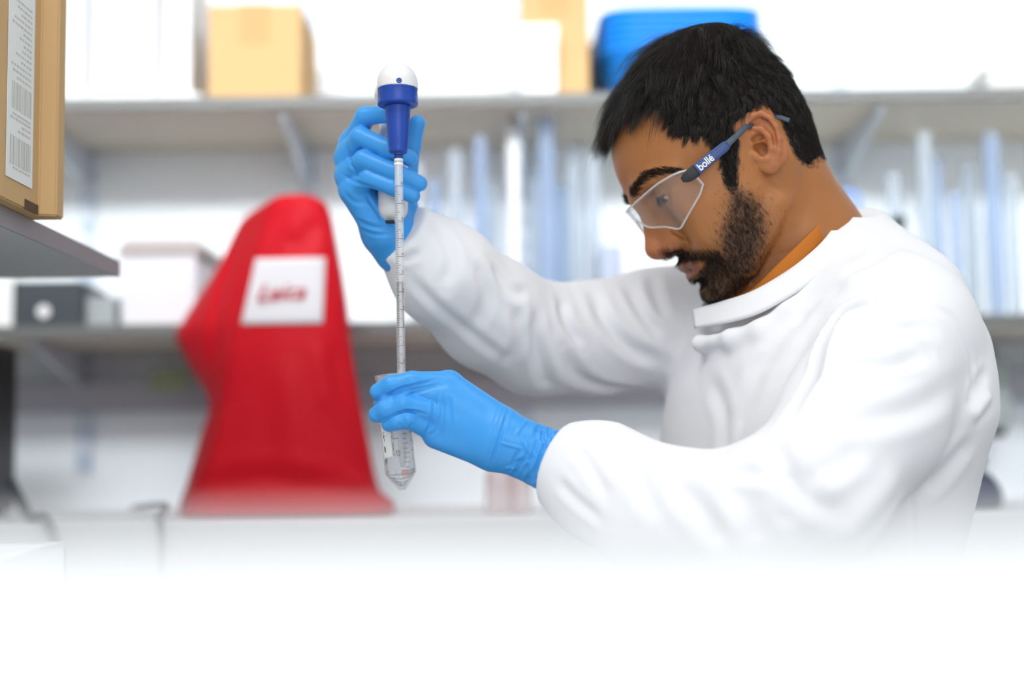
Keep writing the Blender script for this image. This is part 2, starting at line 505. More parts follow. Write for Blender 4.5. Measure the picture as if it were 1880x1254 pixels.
# ------------------------------------------------------------------ skin zones, hair, beard, brows, safety glasses
def mirror_pix(VL):
    A = VL.copy(); A[:, 1] = np.abs(A[:, 1]); return pix(toW(A))
HAIR_POLY = [(1040, 268), (1125, 258), (1143, 231), (1171, 213), (1199, 203), (1217, 206), (1222, 230), (1231, 252), (1259, 258), (1291, 256),
             (1305, 273), (1317, 291), (1322, 318), (1329, 348), (1358, 350), (1358, 300), (1362, 255), (1371, 215), (1400, 200), (1431, 222), (1446, 262), (1458, 290),
             (1480, 308), (1510, 314), (1600, 300), (1600, -150), (900, -150), (900, 268)]
BEARD_POLY = [(1333, 305), (1352, 300), (1362, 335), (1386, 345), (1411, 366), (1427, 402), (1425, 440), (1416, 481), (1396, 520), (1384, 570), (1290, 590), (1284, 540),
              (1262, 512), (1240, 492), (1222, 462), (1256, 453), (1280, 458), (1300, 463), (1302, 440), (1308, 408), (1322, 372), (1331, 335)]
LIP_POLY = [(1226, 480), (1240, 483), (1262, 479), (1282, 476), (1297, 476), (1292, 487), (1280, 503), (1264, 512), (1240, 506)]
BROW = [(1163, 357), (1168, 340), (1180, 325), (1197, 316), (1215, 312), (1236, 312), (1254, 313)]

def signed(pts, poly):
    d = poly_dist(pts, poly, True); return np.where(in_poly(pts, poly), d, -d)

def strands(roots, norms, flow, length, lift, nclump, npts, r0, rng, clump=0.7, grav=0.0, jit=0.25, sides=3, fray=0.25, gvec=None, curl=0.0, bend=0.85):
    """hair as fine tapered mesh strands following clump guides; all world space"""
    n = len(roots)
    g = rng.choice(n, nclump, replace=False)
    best = np.zeros(n, int); bd = np.full(n, 1e9)
    for s in range(0, nclump, 200):
        D = ((roots[:, None, :] - roots[g[s:s + 200]][None]) ** 2).sum(2)
        j = D.argmin(1); v = D[np.arange(n), j]; m = v < bd; best[m] = j[m] + s; bd[m] = v[m]
    gn = norms[g]; gf = flow[g] + jit * rng.normal(size=(nclump, 3))
    gf -= (gf * gn).sum(1)[:, None] * gn; gf /= np.linalg.norm(gf, axis=1)[:, None] + 1e-9
    gl = lift[g] * (1 + 0.3 * rng.normal(size=nclump)); gL = 1 + 0.18 * rng.normal(size=nclump)
    side = np.cross(gn, gf) * rng.choice([-1, 1], nclump)[:, None]
    pos = np.zeros((n, npts, 3)); pos[:, 0] = roots
    off = roots - roots[g][best]
    L = length * np.clip(gL[best], .55, 1.5) * (1 + 0.15 * rng.normal(size=n))
    wob = rng.normal(size=(n, 3)) * fray
    for k in range(1, npts):
        t = k / (npts - 1)
        d = gf[best] * (0.55 + 0.45 * t) + gn[best] * (gl[best] * (1 - bend * t))[:, None] + wob * t + side[best] * (curl * t)
        if gvec is not None: d = d + gvec * (grav * t * t)
        d /= np.linalg.norm(d, axis=1)[:, None]
        pos[:, k] = pos[:, k - 1] + d * (L / (npts - 1))[:, None] - off * (clump / (npts - 1))
    T = np.gradient(pos, axis=1); T /= np.linalg.norm(T, axis=2)[..., None] + 1e-12
    ref = np.array([0.31, 0.52, 0.79])
    U = np.cross(T, ref); U /= np.linalg.norm(U, axis=2)[..., None] + 1e-12; Wv = np.cross(T, U)
    rad = r0 * np.linspace(1, 0.25, npts)[None, :, None] * (1 + 0.2 * rng.normal(size=(n, 1, 1)))
    rings = []
    for q in range(sides):
        a = 2 * math.pi * q / sides
        rings.append(pos + rad * (math.cos(a) * U + math.sin(a) * Wv))
    V = np.stack(rings, 2).reshape(-1, 3)                       # strand, point, side
    idx = np.arange(n * npts * sides).reshape(n, npts, sides)
    F = [np.stack([idx[:, :-1, q], idx[:, :-1, (q + 1) % sides], idx[:, 1:, (q + 1) % sides], idx[:, 1:, q]], -1).reshape(-1, 4) for q in range(sides)]
    return V, np.concatenate(F)

def scatter(V, Q, w, n, rng):
    """n points on quads with per-vertex density w: positions and normals"""
    N = vnormals(V, Q)
    a = np.linalg.norm(np.cross(V[Q[:, 2]] - V[Q[:, 0]], V[Q[:, 3]] - V[Q[:, 1]]), axis=1) * w[Q].mean(1)
    f = rng.choice(len(Q), n, p=a / a.sum())
    u, v = rng.random((2, n, 1))
    q = Q[f]
    p = (V[q[:, 0]] * (1 - u) + V[q[:, 1]] * u) * (1 - v) + (V[q[:, 3]] * (1 - u) + V[q[:, 2]] * u) * v
    nn = N[q].mean(1); nn /= np.linalg.norm(nn, axis=1)[:, None]
    return p, nn

def skin_material():
    m = mat('skin', (0.36, 0.16, 0.072), rough=0.42, spec=0.45, sss=(0.06, (1.0, 0.35, 0.2), 0.006))
    nt = m.node_tree; b = nt.nodes['Principled BSDF']
    def attr(n):
        a = nt.nodes.new('ShaderNodeAttribute'); a.attribute_name = n; return a.outputs['Fac']
    tc = nt.nodes.new('ShaderNodeTexCoord')
    n1 = nt.nodes.new('ShaderNodeTexNoise'); n1.inputs['Scale'].default_value = 30; n1.inputs['Detail'].default_value = 5
    nt.links.new(tc.outputs['Object'], n1.inputs['Vector'])
    last = None
    def mix(fac, A, B):
        x = nt.nodes.new('ShaderNodeMix'); x.data_type = 'RGBA'
        nt.links.new(fac, x.inputs['Factor'])
        if isinstance(A, tuple): x.inputs['A'].default_value = (*A, 1)
        else: nt.links.new(A, x.inputs['A'])
        x.inputs['B'].default_value = (*B, 1)
        return x.outputs['Result']
    c = mix(n1.outputs['Fac'], (0.43, 0.170, 0.052), (0.34, 0.130, 0.040))
    c = mix(attr('ruddy'), c, (0.45, 0.145, 0.07))
    c = mix(attr('lip'), c, (0.25, 0.098, 0.060))
    c = mix(attr('stubble'), c, (0.060, 0.034, 0.021))
    nt.links.new(c, b.inputs['Base Color'])
    n2 = nt.nodes.new('ShaderNodeTexNoise'); n2.inputs['Scale'].default_value = 900; n2.inputs['Detail'].default_value = 2
    nt.links.new(tc.outputs['Object'], n2.inputs['Vector'])
    bp = nt.nodes.new('ShaderNodeBump'); bp.inputs['Strength'].default_value = 0.16; bp.inputs['Distance'].default_value = 0.0006
    nt.links.new(n2.outputs['Fac'], bp.inputs['Height']); nt.links.new(bp.outputs['Normal'], b.inputs['Normal'])
    return m

def build_head(person):
    rng = np.random.default_rng(5)
    hf = add_neck(head_field(0.0012))
    VL, Q = hf.mesh(2)
    V = toW(VL)
    px = mirror_pix(VL)
    sk = skin_material()
    body = np_mesh('body', V, Q, sk, person)
    hd = signed(px, HAIR_POLY); hair_w = (hd > 0) & (VL[:, 2] > -48)
    # nothing on the ears
    ear = (np.abs(VL[:, 1]) > 67) & (VL[:, 0] < 8) & (VL[:, 0] > -34) & (VL[:, 2] < 30) & (VL[:, 2] > -32)
    ear = (np.abs(VL[:, 1]) * 1000 > 69.0) & (VL[:, 0] * 1000 < 8) & (VL[:, 0] * 1000 > -34) & (VL[:, 2] * 1000 < 31) & (VL[:, 2] * 1000 > -32)
    bd = signed(px, BEARD_POLY); ld = signed(px, LIP_POLY)
    lipm = sstep(-1, 3, ld) * (VL[:, 0] > 0.08) * (np.abs(VL[:, 1]) < 0.026)
    beard = sstep(-26, 26, bd) * (VL[:, 0] > -0.02) * sstep(-101, -94, VL[:, 2] * 1000) * (1 - sstep(-1, 2, ld) * (VL[:, 0] > 0.08)) * (1 - ear)
    dense = np.clip(bd / np.interp(px[:, 1], [325, 400], [14, 46]), 0, 1); dense = dense * dense * (3 - 2 * dense)
    must = sstep(0, 1, (px[:, 1] - 450) / 16) * (VL[:, 0] > 0.080)
    bw = beard * np.clip(0.16 + 0.84 * np.maximum(dense, must), 0, 1)
    mst = must * sstep(487, 476, px[:, 1])
    set_attr(body, 'stubble', np.clip(np.maximum(0.82 * bw, 0.85 * sstep(-3, 8, hd) * sstep(-48, -28, VL[:, 2] * 1000) * (1 - ear)), 0, 1))
    set_attr(body, 'lip', lipm)
    ruddy = np.exp(-((VL - mmv(112, 0, -20)) ** 2).sum(1) / (2 * 0.014 ** 2)) * 0.8 + 0.45 * sstep(69, 76, np.abs(VL[:, 1]) * 1000) * ear
    set_attr(body, 'ruddy', np.clip(ruddy, 0, 1))
    hm = mat('black_hair', (0.013, 0.0095, 0.0075), rough=0.32, spec=0.55)
    bmt = mat('beard_hair', (0.018, 0.011, 0.0075), rough=0.5, spec=0.3)
    # ---- scalp hair
    w = hair_w * sstep(0, 5, hd) * (1 - ear) * sstep(-50, -34, VL[:, 2] * 1000)
    p, nn = scatter(V, Q, w, 42000, rng)
    pl = toL(p); pp = mirror_pix(pl); d = signed(pp, HAIR_POLY)
    whorl = mmv(-52, 6, 112)
    fl = pl - whorl; fl[:, 1] *= 0.9
    fl = fl @ HR
    fl -= (fl * nn).sum(1)[:, None] * nn; fl /= np.linalg.norm(fl, axis=1)[:, None] + 1e-9
    top = sstep(62, 104, pl[:, 2] * 1000 + 0.12 * pl[:, 0] * 1000)
    front = sstep(10, 80, pl[:, 0] * 1000) * sstep(50, 75, pl[:, 2] * 1000)
    back = sstep(10, -50, pl[:, 0] * 1000)
    low = sstep(30, -30, pl[:, 2] * 1000)
    # side hair combed back-down at the temples
    crown = np.exp(-((pl - mmv(-62, 0, 92)) ** 2).sum(1) / (2 * 0.042 ** 2))
    L = (0.013 + 0.024 * top + 0.004 * front + 0.012 * crown - 0.003 * back * (1 - top) - 0.006 * low) * np.clip(0.35 + d / 40, 0.35, 1)
    lift = 0.50 + 0.42 * top - 0.15 * front + 0.25 * crown
    gv = np.broadcast_to(np.array([-0.35, 0.0, -0.9]), p.shape)
    Vh, Fh = strands(p, nn, fl, L, lift, 2000, 6, 0.00016, rng, clump=0.5, grav=0.9, jit=0.30, fray=0.13, gvec=gv * (top * 0.5 + front)[:, None], curl=0.22, bend=1.45)
    # dark under-layer so no scalp shows through: a shell just above the skin
    N = vnormals(V, Q)
    keep = (hd > 5) & (VL[:, 2] > -0.04) & (ear == 0)
    qk = keep[Q].all(1); used = np.unique(Q[qk]); mp = np.full(len(V), -1); mp[used] = np.arange(len(used))
    topv = sstep(62, 104, VL[used, 2] * 1000 + 0.12 * VL[used, 0] * 1000)
    frv = sstep(10, 80, VL[used, 0] * 1000) * sstep(50, 75, VL[used, 2] * 1000)
    crv = np.exp(-((VL[used] - mmv(-62, 0, 92)) ** 2).sum(1) / (2 * 0.042 ** 2))
    thick = (0.0014 + 0.0115 * topv * (1 - 0.35 * frv) + 0.005 * crv) * np.clip(hd[used] / 40, 0, 1)
    Vc = V[used] + N[used] * thick[:, None]
    hair = np_mesh('hair', np.concatenate([Vc, Vh]), np.concatenate([mp[Q[qk]], Fh + len(Vc)]), hm, person)
    hair.data.materials.append(mat('hair_roots', (0.009, 0.007, 0.006), rough=0.9, spec=0.1))
    mi = np.zeros(len(hair.data.polygons), np.int32); mi[:int(qk.sum())] = 1
    hair.data.polygons.foreach_set('material_index', mi)
    # ---- beard
    p, nn = scatter(V, Q, bw ** 1.2 * (1 + 1.2 * mst) * (ld < 1.5), 17000, rng)
    pl = toL(p)
    fl = np.tile(mmv(300, 0, -900), (len(p), 1)) + np.stack([0 * pl[:, 0], pl[:, 1] * 1.5, 0 * pl[:, 0]], 1)
    fl = fl @ HR; fl -= (fl * nn).sum(1)[:, None] * nn; fl /= np.linalg.norm(fl, axis=1)[:, None]
    dn = np.maximum(sstep(0, 40, signed(mirror_pix(pl), BEARD_POLY)), (pl[:, 0] > 0.08) * 1.0)
    Vb, Fb = strands(p, nn, fl, 0.0024 + 0.0027 * dn, np.full(len(p), 0.55), 1800, 4, 0.000085, rng, clump=0.25, jit=0.35, fray=0.25)
    tag(np_mesh('beard', Vb, Fb, bmt, person), 'short black beard and moustache')
    # ---- brows
    for s in (1, -1):
        bp_ = np.array(BROW, float)
        m = np.zeros(len(V)); ok = (VL[:, 1] * s > 0.004) & (VL[:, 0] > 0.06) & (VL[:, 2] > 0.022)
        m[ok] = sstep(8.5, 3, poly_dist(px[ok], bp_) * np.interp(px[ok][:, 0], [1163, 1180, 1225, 1256], [1, .85, 1.1, 2.2]))
        p, nn = scatter(V, Q, m, 1150, rng); pl = toL(p)
        fl = np.stack([np.full(len(p), -0.35), np.full(len(p), 1.0 * s), 0.9 - 26 * np.abs(pl[:, 1])], 1)
        fl = fl @ HR; fl -= (fl * nn).sum(1)[:, None] * nn; fl /= np.linalg.norm(fl, axis=1)[:, None]
        Vb, Fb = strands(p, nn, fl, np.full(len(p), 0.0070), np.full(len(p), 0.16), 260, 4, 0.00013, rng, clump=0.4, jit=0.2, fray=0.12)
        np_mesh('eyebrow', Vb, Fb, bmt, person)
    # ---- eyes
    wm = mat('eye_white', (0.72, 0.68, 0.63), rough=0.12, spec=0.6); im = mat('iris', (0.03, 0.014, 0.008), rough=0.1)
    for s in (1, -1):
        c = toW(EYE * np.array([1, s, 1]))
        bm = bmesh.new(); bmesh.ops.create_uvsphere(bm, u_segments=32, v_segments=20, radius=0.0121, matrix=Matrix.Translation(c))
        ball = bm_obj('eyeball', bm, wm, person, True)
        look = nrm(0.83 * HF - 0.42 * HU + 0.05 * HL)
        bm = bmesh.new(); lathe(bm, [(0.0092, 0.0), (0.01245, 0.0), (0.01243, 0.002), (0.0122, 0.004), (0.0116, 0.0056), (0.0105, 0.0056)][1:], c, c + look, 28)
        bm_obj('iris', bm, im, ball, True)
        lid = [EYE + mmv(9.5, -11, 2.0), EYE + mmv(13.0, -5, 1.2), EYE + mmv(14.0, 1, 0.6), EYE + mmv(12.5, 7, 0.4), EYE + mmv(9, 12, -0.6)]
        lp = spline(lid, 60) * np.array([1, s, 1])
        nn = np.tile(HF, (60, 1)); 
        fl = np.tile(nrm(0.5 * HF - 0.6 * HU), (60, 1))
        Vb, Fb = strands(toW(lp), nn, fl, np.full(60, 0.008), np.full(60, 0.5), 60, 4, 0.00016, rng, clump=0, jit=0.15, fray=0.1)
        np_mesh('eyelashes', Vb, Fb, bmt, person)
    return body
# ------------------------------------------------------------------ safety glasses
def Lpix(px, py, yl):
    """head-frame point on the plane y = yl (m) seen at a photo pixel"""
    o = toL(CAM_O); d = toL(P(px, py, 1.3)) - o
    return o + d * ((yl - o[1]) / d[1])

def build_glasses():
    root = empty('safety_glasses', toW(mmv(105, 0, 20)), 'clear wraparound safety glasses with navy temple arms worn by the man in the white coat', 'glasses')
    clear = clear_mat('clear_lens', (0.97, 0.98, 0.98), 0.02, refl=1.3, ior=1.5, haze=0.05)
    edge = clear_mat('clear_lens_edge', (0.93, 0.95, 0.96), 0.05, refl=2.5, ior=1.5, haze=0.5)  # raised haze puts the rim's white edge highlight into the material
    # the lens lies on an elliptic cylinder round the face; its outline is read off the near side and mirrored
    cx, A, B = 34.0, 80.0, 77.5
    ph = np.radians(np.linspace(0, 84, 337)); zz = np.linspace(-46, 48, 377)
    PH, ZZ = np.meshgrid(ph, zz, indexing='ij')
    def surf(p, z): return mmv2(cx + A * np.cos(p) + 0.06 * (z - 10), B * np.sin(p), z)
    G = pix(toW(surf(PH.ravel(), ZZ.ravel())))
    def inv(pts):
        out = []
        for q in pts:
            k = ((G - np.array(q)) ** 2).sum(1).argmin(); out.append((PH.ravel()[k], ZZ.ravel()[k]))
        return np.array(out)
    topc = inv([(1171, 368), (1182, 358), (1206, 338), (1233, 322), (1252, 314), (1268, 312)])
    botc = inv([(1190, 419), (1206, 418), (1221, 417), (1248, 422), (1270, 383), (1288, 352), (1289, 338)])
    def order(c):
        c = c[np.argsort(c[:, 0])]; return c
    topc, botc = order(topc), order(botc)
    print('LENS', np.round(np.degrees(topc[:,0])), topc[:,1], np.round(np.degrees(botc[:,0])), botc[:,1])
    pmax = max(topc[-1, 0], botc[-1, 0])
    phs = np.linspace(0, pmax, 46)
    zt = np.interp(phs, topc[:, 0], topc[:, 1]); zb = np.interp(phs, botc[:, 0], botc[:, 1])
    k = np.array([1, 2, 3, 2, 1]) / 9
    zt = np.convolve(np.pad(zt, 2, mode='edge'), k, 'valid'); zb = np.convolve(np.pad(zb, 2, mode='edge'), k, 'valid')
    zb = zb + 13 * np.exp(-(phs / 0.13) ** 2)                       # nose cut-out
    zt = np.maximum(zt, zb + 6)
    P2 = np.concatenate([-phs[:0:-1], phs]); T2 = np.concatenate([zt[:0:-1], zt]); B2 = np.concatenate([zb[:0:-1], zb])
    n, m = len(P2), 14
    rows = []
    for i in range(n):
        t = np.linspace(0, 1, m)
        rows.append(surf(np.full(m, P2[i]), B2[i] * (1 - t) + T2[i] * t))
    V = np.array(rows).reshape(-1, 3)
    inner = V - mm * 2.0 * np.stack([np.cos(np.repeat(P2, m)), np.sin(np.repeat(P2, m)), 0 * np.repeat(P2, m)], 1)
    bm = bmesh.new()
    v0 = [bm.verts.new(q) for q in toW(V)]; v1 = [bm.verts.new(q) for q in toW(inner)]
    for i in range(n - 1):
        for j in range(m - 1):
            a = (i * m + j, (i + 1) * m + j, (i + 1) * m + j + 1, i * m + j + 1)
            bm.faces.new([v0[q] for q in a]); bm.faces.new([v1[q] for q in reversed(a)])
    loop = [i * m for i in range(n)] + [(n - 1) * m + j for j in range(1, m)] + [i * m + m - 1 for i in range(n - 2, -1, -1)] + [j for j in range(m - 2, 0, -1)]
    for i in range(len(loop)):
        a, b = loop[i], loop[(i + 1) % len(loop)]
        bm.faces.new([v0[a], v0[b], v1[b], v1[a]])
    lens = bm_obj('lens', bm, clear, root, True)
    mid = (V + inner) / 2
    rim = tube_obj('lens_rim', toW(mid[loop]), 0.0011, edge, lens, 8, closed=True)
    # brow bar moulded across the top of the two lenses, and the clear nose pads
    navy = mat('navy_plastic', (0.035, 0.065, 0.20), rough=0.32); blk = mat('black_rubber', (0.012, 0.013, 0.018), rough=0.42)
    grey = mat('grey_slate_plastic', (0.06, 0.085, 0.115), rough=0.28); white = mat('white_print', (0.8, 0.84, 0.88), rough=0.6)
    for s in (1, -1):
        pd = tube_obj('nose_pad', toW(np.array([mmv(104, s * 6, 14), mmv(103, s * 10, 2), mmv(99, s * 13.5, -7)])), 0.0014, edge, lens, 8)
    for s in (1, -1):
        # path of the arm along the side of the head, in the head frame
        yy = 0.0765
        pts = [Lpix(1252, 331, 0.0740), Lpix(1266, 322, 0.0755), Lpix(1280, 311, 0.0765), Lpix(1306, 289, 0.0770), Lpix(1332, 268, 0.0770), Lpix(1350, 251, 0.0765), Lpix(1366, 236, 0.0755)]
        ear_top = pts[-1] + mmv(-9, -4.5, -0.5)
        pts += [ear_top, ear_top + mmv(-14, -3, -1), ear_top + mmv(-26, -4, -9), ear_top + mmv(-33, -4, -18)]
        pts = np.array(pts) * np.array([1, s, 1])
        path = spline(pts, 90)
        T = np.gradient(path, axis=0); T /= np.linalg.norm(T, axis=1)[:, None]
        Nn = np.tile([0, float(s), 0], (len(path), 1)); Nn -= (Nn * T).sum(1)[:, None] * T; Nn /= np.linalg.norm(Nn, axis=1)[:, None]
        Uu = np.cross(T, Nn)
        u = np.linspace(0, len(pts) - 1, 90)
        hh = np.interp(u, [0, 0.5, 1.2, 2, 3, 4, 4.3, 6, 7, 10], [2.0, 4.6, 5.6, 5.6, 5.2, 4.9, 3.2, 2.7, 2.6, 2.2]) * mm
        th = np.interp(u, [0, 1, 4, 5, 10], [1.4, 2.0, 1.7, 1.9, 1.9]) * mm
        def sweep(name, i0, i1, material, parent, grow=0.0):
            ang = np.arange(14) * 2 * math.pi / 14
            bm = bmesh.new(); rings = []
            for i in range(i0, i1 + 1):
                c, sn = np.cos(ang), np.sin(ang)
                e = 0.55
                q = path[i] + (np.sign(c) * np.abs(c) ** e)[:, None] * Uu[i] * (hh[i] + grow) + (np.sign(sn) * np.abs(sn) ** e)[:, None] * Nn[i] * (th[i] + grow)
                rings.append([bm.verts.new(x) for x in toW(q)])
            for a, b in zip(rings, rings[1:]):
                for k in range(14): bm.faces.new((a[k], a[(k + 1) % 14], b[(k + 1) % 14], b[k]))
            bm.faces.new(rings[0]); bm.faces.new(list(reversed(rings[-1])))
            return bm_obj(name, bm, material, parent, True)
        k1, k2 = int(90 * 1.95 / 10), int(90 * 4.15 / 10)
        arm = tag(sweep('temple_arm', k1, k2, navy, root), 'flat navy section of the temple arm')
        tag(sweep('hinge', 0, k1, blk, arm, 0.0002), 'black hinge end')
        tag(sweep('arm_tip', k2, 89, grey, arm), 'thin slate grey tip of the arm')
        # lettering on the outer face
        cu = bpy.data.curves.new('lettering', 'FONT'); cu.body = 'bollé'; cu.size = 1.0; cu.offset = 0.018; cu.extrude = 0.0
        cu.align_x = 'CENTER'; cu.align_y = 'CENTER'
        ob = bpy.data.objects.new('lettering_curve', cu); C.objects.link(ob)
        dg = bpy.context.evaluated_depsgraph_get(); me = bpy.data.meshes.new_from_object(ob.evaluated_get(dg))
        bpy.data.objects.remove(ob); bpy.data.curves.remove(cu)
        co = np.empty(len(me.vertices) * 3); me.vertices.foreach_get('co', co); co = co.reshape(-1, 3)
        co[:, :2] -= (co[:, :2].max(0) + co[:, :2].min(0)) / 2
        w = co[:, 0].max() - co[:, 0].min(); sc_ = 0.0166 / w
        i = int(90 * 2.66 / 10)
        tx = T[i] * (1 if s > 0 else -1); up = np.cross(Nn[i], tx)
        # follow the curve of the arm
        cum = np.cumsum(np.r_[0, np.linalg.norm(np.diff(path, axis=0), axis=1)])
        at = np.interp(cum[i] + co[:, 0] * sc_ * (1 if s > 0 else -1), cum, np.arange(90))
        ip = lambda A: np.stack([np.interp(at, np.arange(90), A[:, q]) for q in range(3)], 1)
        W3 = ip(path) + (co[:, 1:2] * sc_ * 1.15) * up + ip(Nn) * (np.interp(at, np.arange(90), th) + 0.00012)[:, None]
        me.vertices.foreach_set('co', toW(W3).astype(np.float32).ravel()); me.update()
        me.materials.clear()
        link_mesh('lettering', me, white, arm, False)
    return root

def mmv2(x, y, z): return np.stack([np.asarray(x, float), np.asarray(y, float), np.asarray(z, float) + 0 * np.asarray(x, float)], -1) * mm
# ------------------------------------------------------------------ gloves
def J(px, py, Y, r): return (P(px, py, Y), r * mm)
def fing(js): return joined(chain([j[0] for j in js], [j[1] for j in js]), 0.003)
YAX = np.array([0, 1.0, 0])

def nitrile():
    m = mat('blue_nitrile', (0.05, 0.33, 0.78), rough=0.36, spec=0.4, sss=(0.08, (0.3, 0.6, 1.0), 0.004))
    nt = m.node_tree; b = nt.nodes['Principled BSDF']
    tc = nt.nodes.new('ShaderNodeTexCoord')
    wv = nt.nodes.new('ShaderNodeTexNoise'); wv.inputs['Scale'].default_value = 60; wv.inputs['Detail'].default_value = 4; wv.inputs['Distortion'].default_value = 0.6
    nt.links.new(tc.outputs['Object'], wv.inputs['Vector'])
    bp = nt.nodes.new('ShaderNodeBump'); bp.inputs['Strength'].default_value = 0.25; bp.inputs['Distance'].default_value = 0.0015
    nt.links.new(wv.outputs['Fac'], bp.inputs['Height']); nt.links.new(bp.outputs['Normal'], b.inputs['Normal'])
    return m

def creases(V, Q, lines, bvh_max=3.0, gain=1.0):
    """press folds into a surface: lines = [(pixel polyline, depth mm (+ raises), width mm)], laid on the surface the camera side sees"""
    from mathutils.bvhtree import BVHTree
    bvh = BVHTree.FromPolygons([tuple(v) for v in V], [tuple(q) for q in Q])
    N = vnormals(V, Q); D = np.zeros(len(V))
    for pts, dep, wid in lines:
        sp = spline(np.array(pts, float), 6 * len(pts)); hits = []
        for q in sp:
            d = Vector(P(q[0], q[1], 1.3) - CAM_O).normalized()
            h = bvh.ray_cast(Vector(CAM_O), d, bvh_max)
            if h[0] is not None: hits.append(np.array(h[0]))
        if len(hits) < 2: continue
        hits = np.array(hits); w = wid * mm
        lo, hi = hits.min(0) - 3 * w, hits.max(0) + 3 * w
        m = ((V > lo) & (V < hi)).all(1)
        idx = np.nonzero(m)[0]
        best = np.full(len(idx), 9.0); tt = np.zeros(len(idx)); L = len(hits) - 1
        for i in range(L):
            a, b = hits[i], hits[i + 1]; ba = b - a
            if np.linalg.norm(ba) > 0.05: continue
            h = np.clip(((V[idx] - a) @ ba) / (ba @ ba + 1e-12), 0, 1)
            d = np.linalg.norm(V[idx] - a - h[:, None] * ba, axis=1)
            c = d < best; best[c] = d[c]; tt[c] = (i + h[c]) / L
        taper = np.clip(np.minimum(tt, 1 - tt) * 5, 0.15, 1)
        D[idx] += gain * dep * mm * taper * (np.exp(-(best / w) ** 2) - 0.32 * np.exp(-((best - 1.9 * w) / (0.8 * w)) ** 2))
    return V + N * D[:, None]

def near_glove():
    f = Field(P(660, 930, 1.20) - [0, 0.03, 0.01], P(1075, 650, 1.32) + [0.0, 0.02, 0.02], 0.0011, pad=0.02)
    mc = [((824, 704, 1.254, 11.5), (925, 778, 1.252, 14)), ((818, 730, 1.249, 11.5), (922, 795, 1.249, 15)), ((808, 765, 1.249, 11.5), (915, 815, 1.249, 15)), ((800, 800, 1.254, 11.5), (903, 834, 1.252, 14))]
    for a, b in mc:
        A, B = J(*a), J(*b); f.op(rc(A[0], B[0], A[1], B[1]), 0.010)
    f.op(rc(P(840, 770, 1.262), P(915, 805, 1.258), 0.014, 0.017), 0.012)            # palm pad
    f.op(rc(P(880, 800, 1.275), P(806, 760, 1.292), 0.013, 0.0115), 0.012)           # thumb root, behind
    th = joined(chain([P(806, 760, 1.292), P(762, 742, 1.2975), P(722, 728, 1.2965)], [.0110, .0095, .0080]), .003)
    F = [fing([J(826, 704, 1.254, 11), J(756, 699, 1.2430, 8.2), J(718, 706, 1.2425, 7.9), J(694, 719, 1.247, 7.3)]),
         fing([J(818, 728, 1.249, 11), J(748, 718, 1.2465, 8.2), J(713, 734, 1.2465, 7.6), J(700, 743, 1.252, 7)]),
         fing([J(806, 760, 1.249, 11), J(740, 741, 1.2365, 8.4), J(708, 751, 1.2370, 8.0), J(692, 761, 1.242, 7.3)]),
         fing([J(797, 790, 1.254, 10.5), J(748, 769, 1.2375, 8.0), J(728, 773, 1.2375, 7.7), J(715, 778, 1.241, 7.2)])]
    fi = Field.__new__(Field); fi.__dict__.update(f.__dict__); fi.F = np.full_like(f.F, 0.2)
    for q in F: fi.op(q, 0.0012)
    fi.op(th, 0.0012)
    f.F = smin(f.F, fi.F, 0.0035)
    # wrist and loose cuff
    f.op(rc(P(915, 808, 1.251), P(955, 822, 1.25), 0.0265, 0.0245, (YAX, 0.82)), 0.008)
    f.op(rc(P(950, 820, 1.25), P(1030, 854, 1.25), 0.0245, 0.0290, (YAX, 0.86)), 0.006)
    # end of the cuff: cut square to the wrist, hollow behind
    ax = nrm(P(1022, 850, 1.25) - P(930, 812, 1.25)); e = P(1031, 853, 1.25)
    f.op((lambda X, Y, Z: ((X - e[0]) * ax[0] + (Y - e[1]) * ax[1] + (Z - e[2]) * ax[2]), e - 0.2, e + 0.2), 0.0, 'i')
    f.op(rc(P(985, 836, 1.25), P(1060, 868, 1.25), 0.022, 0.0275, (YAX, 0.86)), 0.001, 's')
    V, Q = f.mesh(1)
    lines = [([(800, 720), (795, 770), (780, 800)], -1.2, 2.0), ([(812, 718), (812, 770), (805, 815)], -1.0, 2.2), ([(823, 720), (828, 790)], -.7, 2),
             ([(935, 748), (918, 800), (899, 860)], -1.6, 1.6), ([(926, 745), (909, 800), (891, 858)], -.8, 1.2), ([(918, 742), (900, 800)], -.6, 1.0),
             ([(770, 760), (758, 757), (740, 752)], -1.2, 1.4), ([(785, 800), (800, 790), (806, 760)], -1.0, 1.5),
             ([(745, 783), (744, 776), (742, 770)], -1, 1.2), ([(735, 783), (733, 776)], -1, 1), ([(752, 786), (756, 778)], -.8, 1.2)]
    lines += [([(697, 737), (728, 716), (765, 706), (800, 698)], -1.6, 1.1), ([(690, 746), (718, 733), (760, 722), (800, 712)], -1.2, 1.1), ([(702, 774), (735, 757), (760, 755), (785, 762)], -1.8, 1.2)]
    rg = np.random.default_rng(3)
    for k in range(26):                                                       # crumples of the cuff
        t = rg.random(); c = np.array([940, 810]) + t * np.array([85, 38]) + (rg.random() - .5) * np.array([-40, 105])
        a = rg.normal(-1.15, 0.5); l = rg.uniform(10, 26); v = np.array([math.cos(a), -math.sin(a)]) * np.array([1, -1])
        lines.append(([c - v * l, c + rg.normal(0, 4, 2), c + v * l], rg.choice([-1.3, 1.1, -0.9]), rg.uniform(1.2, 2.2)))
    lines += [([(915, 812), (960, 824)], 1.3, 1.0), ([(968, 888), (990, 850), (1000, 815)], -1.4, 2), ([(950, 880), (975, 842), (990, 800)], -1.1, 1.6)]
    return creases(V, Q, lines), Q

